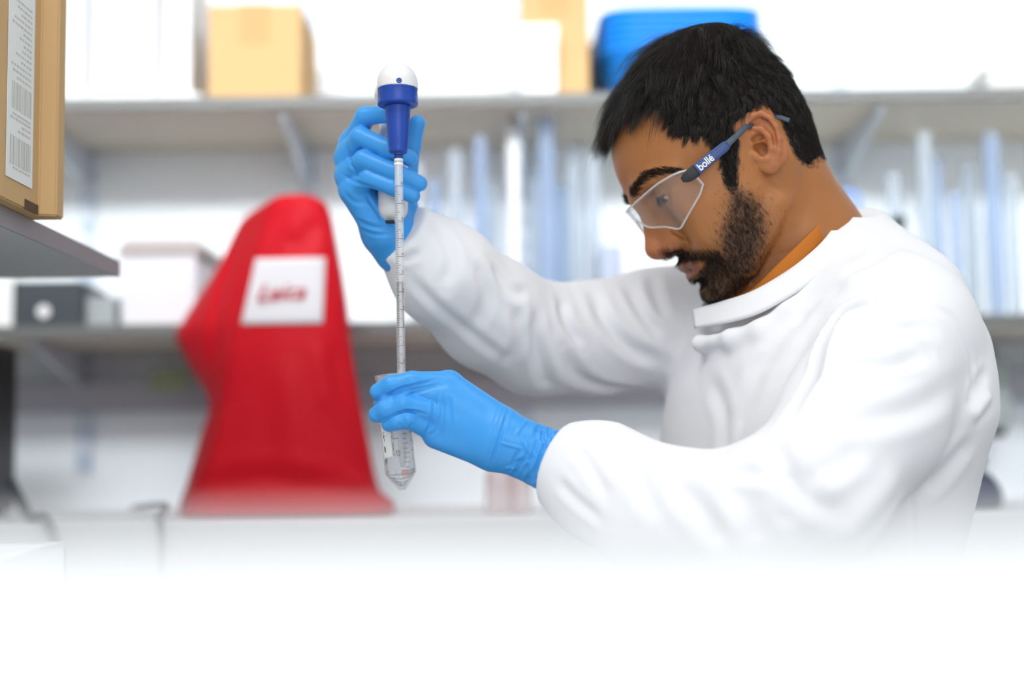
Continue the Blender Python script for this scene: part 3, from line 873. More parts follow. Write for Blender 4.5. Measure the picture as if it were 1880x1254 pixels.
def far_glove():
    f = Field(P(590, 500, 1.28) - [0.0, 0.01, 0], P(810, 175, 1.40) + [0, 0.02, 0.01], 0.0012, pad=0.02)
    mc = [((645, 262, 1.337, 11.5), (700, 420, 1.366, 14)), ((638, 290, 1.336, 11.5), (700, 425, 1.362, 15)), ((640, 325, 1.334, 11.5), (703, 430, 1.354, 15)), ((647, 352, 1.332, 11.5), (708, 432, 1.346, 15))]
    for a, b in mc:
        A, B = J(*a), J(*b); f.op(rc(A[0], B[0], A[1], B[1]), 0.010)
    f.op(rc(P(742, 395, 1.372), P(726, 425, 1.358), 0.0135, 0.017), 0.012)
    F = [fing([J(647, 262, 1.337, 11), J(671, 214, 1.3170, 9.2), J(706, 209, 1.3060, 8.2), J(736, 217, 1.304, 7.2)]),
         fing([J(636, 290, 1.336, 11), J(662, 251, 1.3135, 9.4), J(712, 272, 1.3030, 8.5), J(752, 291, 1.307, 7.5)]),
         fing([J(637, 322, 1.334, 11), J(668, 293, 1.3115, 9.2), J(726, 316, 1.3020, 8.4), J(770, 337, 1.307, 7.5)]),
         fing([J(646, 350, 1.332, 10.5), J(677, 326, 1.3130, 8.5), J(722, 344, 1.3040, 7.7), J(758, 360, 1.308, 7.0)])]
    fi = Field.__new__(Field); fi.__dict__.update(f.__dict__); fi.F = np.full_like(f.F, 0.2)
    for q in F: fi.op(q, 0.0012)
    f.F = smin(f.F, fi.F, 0.006)
    th = joined(chain([P(742, 395, 1.372), P(746, 330, 1.368), P(755, 268, 1.356), P(766, 226, 1.347)], [.0135, .0108, .0092, .0080]), .004)
    f.op(th, 0.006)
    f.op(rc(P(712, 425, 1.358), P(735, 455, 1.364), 0.026, 0.026, (YAX, 0.9)), 0.008)
    f.op(rc(P(735, 455, 1.364), P(752, 472, 1.37), 0.0245, 0.023, (YAX, 0.9)), 0.006)
    V, Q = f.mesh(1)
    lines = [([(632, 255), (645, 300), (660, 330)], -1.0, 2), ([(628, 320), (655, 335), (690, 345)], -1, 1.8), ([(640, 395), (680, 415), (720, 420)], -1.4, 2.2),
             ([(650, 415), (690, 430), (740, 425)], -1.0, 2), ([(640, 300), (655, 315)], -.8, 1.5), ([(668, 352), (690, 385), (705, 410)], -1.2, 2), ([(630, 350), (650, 370), (680, 372)], -.8, 2)]
    return creases(V, Q, lines), Q

# ------------------------------------------------------------------ lab coat
TYAW = math.radians(20)
TF = np.array([-math.cos(TYAW), -math.sin(TYAW), 0]); TL = np.array([math.sin(TYAW), -math.cos(TYAW), 0])
COLLAR_T = [P(1273, 569, 1.372), P(1330, 553, 1.338), P(1379, 537, 1.314), P(1430, 509, 1.304), P(1476, 476, 1.302), P(1522, 430, 1.317), P(1550, 373, 1.376),
            P(1520, 372, 1.430), P(1455, 420, 1.458), P(1385, 480, 1.462), P(1325, 525, 1.445), P(1290, 560, 1.405)]
COLLAR_B = [P(1277, 603, 1.366), P(1336, 592, 1.322), P(1392, 575, 1.298), P(1450, 543, 1.286), P(1502, 505, 1.285), P(1550, 452, 1.304), P(1580, 392, 1.383),
            P(1530, 395, 1.450), P(1455, 445, 1.478), P(1375, 505, 1.480), P(1308, 552, 1.462), P(1284, 592, 1.405)]

def coat_field(h):
    f = Field([-0.15, 1.03, 0.60], [0.56, 1.70, 1.31], h)
    rows = [(1700, 1195, 1745), (1250, 1205, 1738), (1040, 1213, 1744), (950, 1208, 1764), (850, 1206, 1786), (780, 1211, 1808), (715, 1222, 1806), (640, 1246, 1795), (580, 1283, 1765), (520, 1325, 1722), (465, 1370, 1668), (420, 1412, 1610)]
    zz, cx, hw = [], [], []
    for y, l, r in rows:
        a, b = P(l, y, 1.40), P(r - 14, y, 1.40)
        zz.append(a[2]); cx.append((a[0] + b[0]) / 2); hw.append((b[0] - a[0]) / 2)
    fine = np.linspace(zz[0], zz[-1] , 500); k = np.hanning(31); k /= k.sum()
    sm = lambda v: np.convolve(np.pad(np.interp(fine, zz, v), 15, mode='edge'), k, 'valid')
    CX, HW = sm(cx), sm(hw); top = zz[-1]
    def torso(X, Y, Z):
        z = Z.ravel()
        c = np.interp(z, fine, CX)[None, None, :].astype(np.float32); w = np.interp(z, fine, HW)[None, None, :].astype(np.float32)
        b = w / 1.215; a = b * 1.62
        dx, dy = X - c, Y - 1.405
        u = dx * TF[0] + dy * TF[1]; v = dx * TL[0] + dy * TL[1]
        g = ((np.abs(u) / b) ** 2.3 + (np.abs(v) / a) ** 2.3) ** (1 / 2.3)
        d = (g - 1) * b * 0.9
        return np.maximum(d, np.maximum(Z - top, 0.62 - Z))
    f.op((torso, np.array([0, 1.05, 0.62]), np.array([0.56, 1.70, top])), 0.02)
    # shoulder yoke
    f.op(rc(P(1560, 575, 1.36), P(1640, 592, 1.275), 0.045, 0.060), 0.03)
    f.op(rc(P(1584, 446, 1.405), P(1686, 534, 1.335), 0.034, 0.036), 0.03)
    f.op(rc(P(1430, 540, 1.43), P(1330, 585, 1.535), 0.048, 0.066), 0.03)
    f.op(rc(P(1580, 535, 1.43), P(1650, 622, 1.38), 0.050, 0.070), 0.03)
    for a, b in zip(COLLAR_B, COLLAR_B[1:] + COLLAR_B[:1]):
        c = P(1440, 480, 1.388); fr = a[0] < P(1400, 600, 1.3)[0]; q = [x + (c - x) * np.array([.12, .12, 0]) * (.3 if fr else 1) + np.array([0, 0, -.014]) for x in (a, b)]
        f.op(rc(q[0], q[1], .004 if fr else .008), .014)
    f.op(rc(P(1365, 655, 1.362), P(1415, 655, 1.335), .012, .016), .045)
    # near arm
    near = joined([rc(P(1655, 612, 1.268), P(1580, 775, 1.205), 0.067, 0.063), rc(P(1580, 775, 1.205), P(1492, 902, 1.150), 0.064, 0.055),
                   rc(P(1492, 902, 1.150), P(1370, 958, 1.165), 0.055, 0.052), rc(P(1370, 958, 1.165), P(1215, 945, 1.195), 0.052, 0.051),
                   rc(P(1215, 945, 1.195), P(1095, 880, 1.232), 0.051, 0.045), rc(P(1095, 880, 1.232), P(1030, 852, 1.247), 0.045, 0.0325)], 0.03)
    f.op(near, 0.009)
    # far arm
    far = joined([rc(P(1330, 590, 1.535), P(1200, 604, 1.525), 0.070, 0.062), rc(P(1200, 604, 1.525), P(1090, 620, 1.505), 0.061, 0.057), rc(P(1090, 620, 1.505), P(985, 622, 1.478), 0.057, 0.056),
                  rc(P(985, 622, 1.478), P(900, 575, 1.440), 0.056, 0.0545), rc(P(900, 575, 1.440), P(812, 500, 1.392), 0.0545, 0.0485), rc(P(812, 500, 1.392), P(750, 440, 1.365), 0.0485, 0.0355)], 0.02)
    f.op(far, 0.02)
    # open cuffs


    def cuff(c0, c1, r):
        a = nrm(c1 - c0)
        f.op((lambda X, Y, Z: np.maximum((X - c0[0]) * a[0] + (Y - c0[1]) * a[1] + (Z - c0[2]) * a[2], np.sqrt((X - c0[0]) ** 2 + (Y - c0[1]) ** 2 + (Z - c0[2]) ** 2) - 0.075), c0 - 0.075, c0 + 0.075), 0.004, 's')
    cuff(P(1023, 850, 1.248), P(1095, 880, 1.232), 0.0285)
    cuff(P(730, 420, 1.366), P(812, 500, 1.402), 0.0290)
    # neck opening
    f.op(joined([rc(P(1474, 430, 1.385), P(1462, 480, 1.385), 0.055, 0.058)], .01), 0.006, 's')
    return f

COAT_LINES = [
    ([(1612, 545), (1562, 568), (1530, 600), (1510, 645), (1499, 690), (1470, 740), (1430, 790)], -11.5, 3.8), ([(1515, 700), (1570, 672), (1640, 668), (1705, 650)], -4.2, 6),
    ([(1535, 640), (1590, 612), (1650, 604), (1710, 606)], -3.6, 6), ([(1700, 556), (1752, 585), (1780, 640), (1785, 700), (1783, 780)], -1.3, 3.5),
    ([(1460, 765), (1560, 775), (1680, 750), (1770, 695)], -2.6, 9), 
    ([(1414, 800), (1436, 848), (1480, 908), (1548, 948)], -2.8, 9), ([(1432, 858), (1446, 910), (1446, 975)], -1.8, 8), ([(1330, 862), (1390, 872), (1425, 870)], -1.6, 6),
    ([(1230, 880), (1290, 940), (1330, 1010)], -3.0, 9), ([(1150, 840), (1180, 890), (1215, 960)], -2.2, 8), ([(1340, 890), (1375, 940), (1390, 1000)], -1.8, 9),
    ([(1060, 820), (1085, 860), (1120, 920)], -1.6, 5), ([(1020, 880), (1060, 920), (1110, 960)], -1.8, 5), ([(1040, 800), (1080, 805), (1120, 795)], -1.2, 4),
    ([(1660, 860), (1600, 930), (1530, 1000)], 2.0, 10), ([(1600, 820), (1520, 860), (1470, 890)], -2.0, 9),
    # far sleeve
    ([(1085, 525), (1112, 590), (1160, 640), (1222, 668)], -4.0, 7), ([(1150, 520), (1180, 575), (1222, 625)], -3.4, 6), ([(1195, 500), (1206, 545), (1224, 590)], -3, 6),
    ([(1035, 640), (1062, 690), (1110, 712), (1180, 716)], -3.2, 7), ([(985, 560), (985, 620), (1000, 690), (1008, 718)], -3.6, 7), ([(945, 560), (955, 620), (925, 680)], -2.8, 7),
    ([(1030, 545), (1040, 590), (1075, 640)], -3.0, 6), ([(870, 470), (892, 540), (870, 610)], -2.4, 7), ([(745, 500), (800, 560), (880, 625), (940, 670)], -1.8, 6),
    ([(800, 410), (830, 470), (815, 530)], -2.0, 6), ([(900, 480), (935, 530), (975, 540)], -2.6, 6), ([(720, 470), (745, 475), (775, 460)], -1.5, 4),
    # chest
    ([(1300, 690), (1330, 760), (1325, 850)], -1.6, 9), ([(1400, 640), (1380, 720), (1340, 800)], -1.8, 10),
    ([(1480, 560), (1430, 620), (1400, 690)], -1.8, 10), ([(1278, 607), (1330, 604), (1378, 590)], -1.2, 3), ([(1560, 520), (1500, 545), (1450, 600)], -2.2, 9),
    ([(1640, 470), (1680, 520), (1700, 556)], -1.0, 3), ([(1640, 450), (1600, 480), (1540, 500)], -1.6, 8),
    ([(1820, 720), (1800, 745), (1780, 770)], 3.0, 6), ([(1815, 680), (1798, 700), (1785, 735)], -2.0, 5), ([(1674, 905), (1676, 960), (1674, 1030)], -1.2, 2.5),
    ([(1790, 800), (1740, 860), (1690, 905)], -2.5, 7),
]

def strip(name, T, B, th, material, parent, n=120, closed=False):
    t, b = spline(T, n), spline(B, n)
    c = t.mean(0); out = []
    for i in range(n):
        o = t[i] - c; o[2] = 0; o = nrm(o)
        up = nrm(t[i] - b[i])
        o = nrm(o - up * (o @ up)); out.append(o)
    out = np.array(out); bm = bmesh.new(); m = 7
    rings = []
    for i in range(n):
        q = [t[i] * (1 - k / (m - 1)) + b[i] * (k / (m - 1)) for k in range(m)]
        ring = [x + out[i] * th / 2 for x in q] + [x - out[i] * th / 2 for x in reversed(q)]
        ring.insert(0, t[i] + nrm(t[i] - b[i]) * th * 0.3)
        rings.append([bm.verts.new(x) for x in ring])
    L = len(rings[0])
    for i in range(n - 1):
        for k in range(L): bm.faces.new((rings[i][k], rings[i][(k + 1) % L], rings[i + 1][(k + 1) % L], rings[i + 1][k]))
    bm.faces.new(rings[0]); bm.faces.new(list(reversed(rings[-1])))
    return bm_obj(name, bm, material, parent, True)

def build_person():
    person = empty('person', (P(1500, 1000, 1.40)[0], 1.40, 0.0), 'man in white lab coat and blue gloves looking down at the tube he is filling', 'person')
    build_head(person)
    nit = nitrile()
    V, Q = near_glove(); tag(np_mesh('glove', V, Q, nit, person), 'light blue glove on the lower hand that holds the tube')
    V, Q = far_glove(); tag(np_mesh('glove', V, Q, nit, person), 'light blue glove on the raised hand that grips the pipette controller')
    white = mat('white_cotton', (0.86, 0.865, 0.885), rough=0.85, spec=0.2, bump=(420, 0.06, 2), sheen=0.1)
    V, Q = coat_field(0.0028).mesh(1)
    V = creases(V, Q, COAT_LINES, gain=1.45)
    V = relax(V, Q, 1)
    coat = np_mesh('lab_coat', V, Q, white, person)
    strip('collar', COLLAR_T, COLLAR_B, 0.003, white, coat)
    amber = mat('amber_cotton', (0.50, 0.155, 0.012), rough=0.8, bump=(600, 0.1, 2))
    ST = [P(1352, 545, 1.345), P(1384, 529, 1.327), P(1425, 489, 1.314), P(1476, 440, 1.312), P(1514, 400, 1.327), P(1543, 362, 1.382), P(1515, 366, 1.425), P(1455, 415, 1.447), P(1385, 470, 1.450), P(1335, 520, 1.43)]
    SB = [p + np.array([0, 0, -0.018]) + (p - P(1440, 460, 1.385)) * np.array([.03, .03, 0]) for p in ST]
    strip('tshirt', ST, SB, 0.0025, amber, person)
    return person
# ------------------------------------------------------------------ pipette controller, pipette, tube
def arc_marks(bm, a, b, t, r, ang0, ang1, h, n=8, view=None):
    """a thin printed line: a strip on the cylinder a-b at t (m along the axis), angles measured from the side facing the camera"""
    ax = nrm(np.asarray(b) - a); w = nrm(CAM_O - (a + ax * t)); w = nrm(w - ax * (w @ ax)); u = np.cross(w, ax)
    prev = None
    for q in np.linspace(ang0, ang1, n):
        o = w * math.cos(q) + u * math.sin(q)
        c = a + ax * t + o * r
        cur = [bm.verts.new(c - ax * h / 2), bm.verts.new(c + ax * h / 2), bm.verts.new(c + ax * h / 2 + o * 0.0001), bm.verts.new(c - ax * h / 2 + o * 0.0001)]
        if prev:
            for k in range(4): bm.faces.new((prev[k], prev[(k + 1) % 4], cur[(k + 1) % 4], cur[k]))
        else: bm.faces.new(cur)
        prev = cur
    bm.faces.new(list(reversed(prev)))

def text_mesh(txt, size, shear=0.0, bold=0.0):
    cu = bpy.data.curves.new('lettering', 'FONT'); cu.body = txt; cu.size = 1.0; cu.offset = bold; cu.shear = shear; cu.extrude = 0.004
    cu.align_x = 'CENTER'; cu.align_y = 'CENTER'
    ob = bpy.data.objects.new('lettering_curve', cu); C.objects.link(ob)
    dg = bpy.context.evaluated_depsgraph_get(); me = bpy.data.meshes.new_from_object(ob.evaluated_get(dg))
    bpy.data.objects.remove(ob); bpy.data.curves.remove(cu)
    co = np.empty(len(me.vertices) * 3); me.vertices.foreach_get('co', co); co = co.reshape(-1, 3)
    co[:, :2] -= (co[:, :2].max(0) + co[:, :2].min(0)) / 2
    return me, co * size

def text_on_plane(name, txt, c, right, up, width, material, parent, shear=0.0, bold=0.0, off=0.0006):
    me, co = text_mesh(txt, 1.0, shear, bold)
    s = width / (co[:, 0].max() - co[:, 0].min()); n = np.cross(right, up)
    W3 = c + co[:, :1] * s * right + co[:, 1:2] * s * up + (co[:, 2:] * s + off) * n
    me.vertices.foreach_set('co', W3.astype(np.float32).ravel()); me.update(); me.materials.clear()
    return link_mesh(name, me, material, parent, False)

def text_on_cyl(bm, txt, a, b, t, ang, r, height, rot=True):
    """printed characters on a cylinder; rot turns them along the axis"""
    me, co = text_mesh(txt, 1.0)
    s = height / max(1e-6, (co[:, 1].max() - co[:, 1].min()))
    ax = nrm(np.asarray(b) - a); w = nrm(CAM_O - (a + ax * t)); w = nrm(w - ax * (w @ ax)); u = np.cross(w, ax)
    X, Y = co[:, 0] * s, co[:, 1] * s
    if rot: A, T = -Y, X
    else: A, T = X, -Y
    q = ang + A / r
    V = a + ax * (t + T)[:, None] + (w * np.cos(q)[:, None] + u * np.sin(q)[:, None]) * (r + 0.0001)
    vs = [bm.verts.new(v) for v in V]
    for p in me.polygons:
        try: bm.faces.new([vs[i] for i in p.vertices])
        except ValueError: pass
    bpy.data.meshes.remove(me)

def glass_mat(name, ior=1.45, tint=(1, 1, 1), rough=0.0):
    m = mat(name, tint, rough=rough, trans=1.0, ior=ior, spec=0.5); return m

def build_tools():
    wp = mat('white_abs_plastic', (0.78, 0.78, 0.77), rough=0.32); bp = mat('royal_blue_plastic', (0.012, 0.06, 0.36), rough=0.33)
    dk = mat('dark_slot', (0.01, 0.01, 0.012), rough=0.6); nv = mat('deep_blue_button', (0.01, 0.03, 0.16), rough=0.3)
    A, B = P(729.5, 118, 1.27), P(731.5, 282, 1.27)
    L = np.linalg.norm(B - A); px = L / 164
    root = empty('pipette_controller', A, 'white and blue motorised pipette controller gripped in the raised gloved hand', 'pipette controller')
    f = Field(P(660, 440, 1.24) - [0, .01, 0], P(800, 100, 1.40) + [0, .02, .01], 0.0011, pad=0.02)
    dome = rc(P(729.8, 150, 1.27), P(730, 157, 1.27), 37 * px * 0.985)
    f.op(rc(P(729.8, 154.5, 1.27), P(730.2, 163, 1.27), 36.5 * px), 0.003)
    f.op(rc(P(729, 150, 1.275), P(722, 172, 1.338), 0.0155, 0.0165), 0.006)
    f.op(rc(P(722, 172, 1.338), P(721, 200, 1.341), 0.0165, 0.015), 0.006)
    cut = P(730, 165, 1.27)[2]
    f.op((lambda X, Y, Z: np.maximum(cut - Z, (Y - 1.292)) + 0 * X, np.array([-1, 1.2, cut - 0.06]), np.array([1, 1.292, cut])), 0.0, 'n')
    def below(X, Y, Z): return np.maximum(np.maximum(Z - cut, Y - 1.288), -1.0 + 0 * X)
    f.op((below, np.array([-0.2, 1.2, cut - 0.06]), np.array([0, 1.288, cut])), 0.0008, 's')
    V, Q = f.mesh(1)
    shell = np_mesh('housing', V, Q, wp, root)
    f = Field(P(660, 440, 1.28) - [0, .01, 0], P(800, 180, 1.40) + [0, .02, .01], 0.0011, pad=0.02)
    f.op(joined([rc(P(721.5, 205, 1.341), P(720.5, 300, 1.3375), .0128, .0138, (YAX, 1.15)), rc(P(720.5, 300, 1.3375), P(721.5, 382, 1.333), .0138, .0142, (YAX, 1.15))], .004), 0.004)
    V, Q = f.mesh(1)
    handle = np_mesh('handle', V, Q, wp, root)
    s0 = P(716, 407, 1.3195)
    bm = bmesh.new(); box(bm, s0 - [0.0042, 0.003, 0.0011], s0 + [0.0042, 0.006, 0.0011], 0.0005); bm_obj('charging_slot', bm, dk, handle)
    bm = bmesh.new(); lathe(bm, [(y * px, r * px) for y, r in [(45.5, 34), (45.6, 36), (47, 36.6), (49, 36), (50, 35.6), (70, 36.4), (74, 36.6), (76, 35.5), (77, 33), (77.5, 24)]], A, B, 48); bm_obj('collar_ring', bm, bp, root, True)
    bm = bmesh.new(); lathe(bm, [(y * px, r * px) for y, r in [(77, 23.5), (80, 22.8), (120, 20.5), (150, 17.8), (154, 17.0), (159, 17.2), (162, 16.4), (163.5, 14), (163.5, 5)]], A, B, 40); bm_obj('nose_cone', bm, bp, root, True)
    c = P(732.5, 148, 1.27); c = c + nrm(CAM_O - c) * (36.2 * px); nrml = nrm(nrm(CAM_O - c) * [1, 1, 0])
    bm = bmesh.new(); lathe(bm, [(-0.002, 0.0026), (0.0006, 0.0026), (0.001, 0.0023), (0.001, 0.0013), (0.0004, 0.0011), (0.0004, 0.0004)], c, c + nrml, 24); but = bm_obj('button', bm, bp, root, True)
    bm = bmesh.new(); lathe(bm, [(0.0, 0.0011), (0.0008, 0.001), (0.0009, 0.0006)], c, c + nrml, 16); bm_obj('button_centre', bm, nv, but, True)
    for dz in (0, 0.021):                                                        # the two triggers in front of the handle
        c = P(722, 216, 1.322) - [0, 0, dz]
        bm = bmesh.new(); lathe(bm, [(-0.008, 0.0062), (0.003, 0.0062), (0.0042, 0.0054), (0.0046, 0.003)], c, c + np.array([0, -1, 0.05]), 24)
        tag(bm_obj('trigger', bm, bp, root, True), 'blue trigger button')

    # ---- serological pipette
    T0, T1 = P(731.5, 272, 1.27), P(739.0, 858, 1.27); LP = np.linalg.norm(T1 - T0); ax = nrm(T1 - T0); k = LP / 586
    at = lambda y: (y - 272) * k
    r = 0.0039
    pip = empty('serological_pipette', T0, 'long clear graduated pipette hanging from the blue nose cone down into the tube', 'pipette')
    clear = clear_mat('clear_polystyrene', (0.98, 0.985, 0.985), 0.03, refl=1.0, ior=1.45, haze=0.30)
    ink = mat('black_ink', (0.02, 0.022, 0.03), rough=0.6); wi = mat('white_ink', (0.82, 0.82, 0.82), rough=0.6)
    bm = bmesh.new()
    lathe(bm, [(at(268), r * .8), (at(283), r * .8), (at(285), r), (at(835), r), (at(848), r * 0.75), (at(858), 0.0016), (at(858), 0.0008), (at(847), 0.0022), (at(834), r - 0.0008), (at(286), r - 0.0008), (at(268), r * .6)], T0, T1, 32, cap=False)
    tubeo = bm_obj('barrel', bm, clear, pip, True)
    for y0, y1, mm_, lab in ((284.5, 291.5, bp, 'blue band'), (292.5, 297.5, wi, 'white band'), (300, 305.5, wi, 'white band')):
        bm = bmesh.new(); lathe(bm, [(at(y0), r + .00002), (at(y0), r + .00022), (at(y1), r + .00022), (at(y1), r + .00002)], T0, T1, 32); tag(bm_obj('band', bm, mm_, pip, True), lab)
    bm = bmesh.new(); n = 0
    for i in range(0, 104):
        y = 344 + i * 3.26
        if y > 680: break
        major = i % 10 == 0; mid = i % 5 == 0
        arc_marks(bm, T0, T1, at(y), r, -1.15, 1.2 if major else (0.25 if mid else -0.25), 0.00036 if major else 0.0003, 10)
        if major: text_on_cyl(bm, str(10 - i // 10), T0, T1, at(y - 5), 0.75, r, 0.0024, rot=False)
    bm_obj('graduations', bm, ink, pip)
    bm = bmesh.new(); lathe(bm, [(at(520), 0.0005), (at(521), r - 0.0010), (at(834), r - 0.0010), (at(847), 0.0019), (at(856), 0.0006)], T0, T1, 32)
    bm_obj('liquid', bm, glass_mat('water', 1.33, (0.99, 0.98, 0.98)), pip, True)

    # ---- conical tube
    C0, C1 = P(718.5, 690, 1.27), P(739, 899, 1.27); LT = np.linalg.norm(C1 - C0); k2 = LT / 209
    a2 = lambda y: (y - 690) * k2
    R = 0.0141
    tb = empty('conical_tube', C0, 'clear conical centrifuge tube with handwriting held in the lower gloved hand', 'tube')
    tcl = clear_mat('clear_polypropylene', (0.97, 0.975, 0.98), 0.05, refl=1.3, ior=1.5, haze=0.20)
    bm = bmesh.new()
    prof = [(a2(688), R + .0004), (a2(687.5), R - .0012), (a2(688), R - .0016), (a2(868), R - .0012), (a2(892), 0.0032), (a2(893), 0.0)]
    outp = [(a2(688), R + .0006), (a2(690), R + .0008), (a2(694), R + .0008), (a2(696), R), (a2(700), R + .0006), (a2(703), R), (a2(866), R - .0002), (a2(870), R - .0006), (a2(895), 0.0046), (a2(899), 0.0030), (a2(899.3), 0.0)]
    lathe(bm, list(reversed(prof)) + outp, C0, C1, 48, cap=False)
    body = bm_obj('tube_body', bm, tcl, tb, True)
    bm = bmesh.new()
    lathe(bm, [(a2(862), 0.0), (a2(862), R - .0018), (a2(868), R - .0016), (a2(891), 0.0030), (a2(892), 0.0)], C0, C1, 40)
    bm_obj('liquid', bm, glass_mat('clear_liquid', 1.33, (0.97, 0.985, 0.99)), tb, True)
    bm = bmesh.new()                                                             # white writing panel
    axc = nrm(C1 - C0)
    N1, N2 = 14, 10
    w = nrm(CAM_O - C0); w = nrm(w - axc * (w @ axc)); u = np.cross(axc, w)
    sg = 1 if (pix(C0 + u * 0.01)[0][0] < pix(C0)[0][0]) else -1                 # +angle = towards picture left
    g = []
    for i in range(N1):
        for j in range(N2):
            q = sg * (0.42 + (1.25 - 0.42) * i / (N1 - 1)); t = a2(704) + (a2(838) - a2(704)) * j / (N2 - 1)
            g.append([bm.verts.new(C0 + axc * t + (w * math.cos(q) + u * math.sin(q)) * (R + e)) for e in (0.00005, 0.0002)])
    for i in range(N1 - 1):
        for j in range(N2 - 1):
            for e in (0, 1): bm.faces.new((g[i * N2 + j][e], g[(i + 1) * N2 + j][e], g[(i + 1) * N2 + j + 1][e], g[i * N2 + j + 1][e]))
    tag(bm_obj('writing_panel', bm, mat('white_print_panel', (0.80, 0.81, 0.79), rough=0.6), tb, True), 'white printed panel with pen marks')
    bm = bmesh.new()
    grey = mat('grey_ink', (0.10, 0.14, 0.17), rough=0.6)
    for i in range(19):
        y = 705 + i * 8.55
        arc_marks(bm, C0, C1, a2(y), R + 0.0001, 0.30, 0.72 if i % 2 else 0.62, 0.0004, 8)
    for i, tx in enumerate(('45', '40', '35', '30', '25', '20', '15', '10', '5')):
        text_on_cyl(bm, tx, C0, C1, a2(709 + i * 17.1), 1.0, R, 0.0022, rot=False)
    bm_obj('graduations', bm, grey, tb)
    # pen marks: short strokes laid on the panel
    V, F = [], []
    rg = np.random.default_rng(8); no = 0
    def stroke(pts, rad):
        nonlocal no
        P3 = []
        for q, t in pts:
            o = w * math.cos(sg * q) + u * math.sin(sg * q); P3.append(C0 + axc * a2(t) + o * (R + 0.00025))
        v, f_ = tube_arrays(spline(P3, 10), rad, 5); V.append(v); F.extend([[i + no for i in x] for x in f_]); no += len(v)
    for (q, t) in ((0.98, 796), (0.92, 803), (0.99, 846)):
        stroke([(q - .10, t - 3), (q + .02, t - 4), (q + .08, t)], 0.00022); stroke([(q + .08, t - 1), (q + .02, t + 3), (q + .09, t + 6)], 0.00022)
    for t in (819, 822, 825): stroke([(1.02, t), (0.94, t + 1), (0.98, t + 4)], 0.00045)
    stroke([(0.86, 842), (0.96, 847)], .0002); stroke([(0.94, 841), (0.88, 848)], .0002)
    for (q, t) in ((0.30, 795), (0.32, 802), (0.33, 815), (0.33, 820), (0.32, 826), (0.30, 834)):
        stroke([(q - .05, t - 2), (q + .04, t - 1), (q, t + 2), (q - .06, t + 3)], 0.00018)
    stroke([(0.30, 806), (0.10, 806), (-0.05, 805)], .0002)
    stroke([(0.16, 829), (0.10, 836), (-0.02, 838), (-0.06, 832), (0.02, 828), (0.14, 830)], .00022)
    bm = bmesh.new(); vs = [bm.verts.new(x) for x in np.concatenate(V)]
    for x in F: bm.faces.new([vs[i] for i in x])
    bm_obj('handwriting', bm, ink, tb, True)
# ------------------------------------------------------------------ the laboratory
WALL_Y, SH_Y, BEN_Y = 2.62, 2.30, 1.93
def Zat(py, Y, px=940): return P(px, py, Y)[2]
def Xat(px, Y, py=600): return P(px, py, Y)[0]

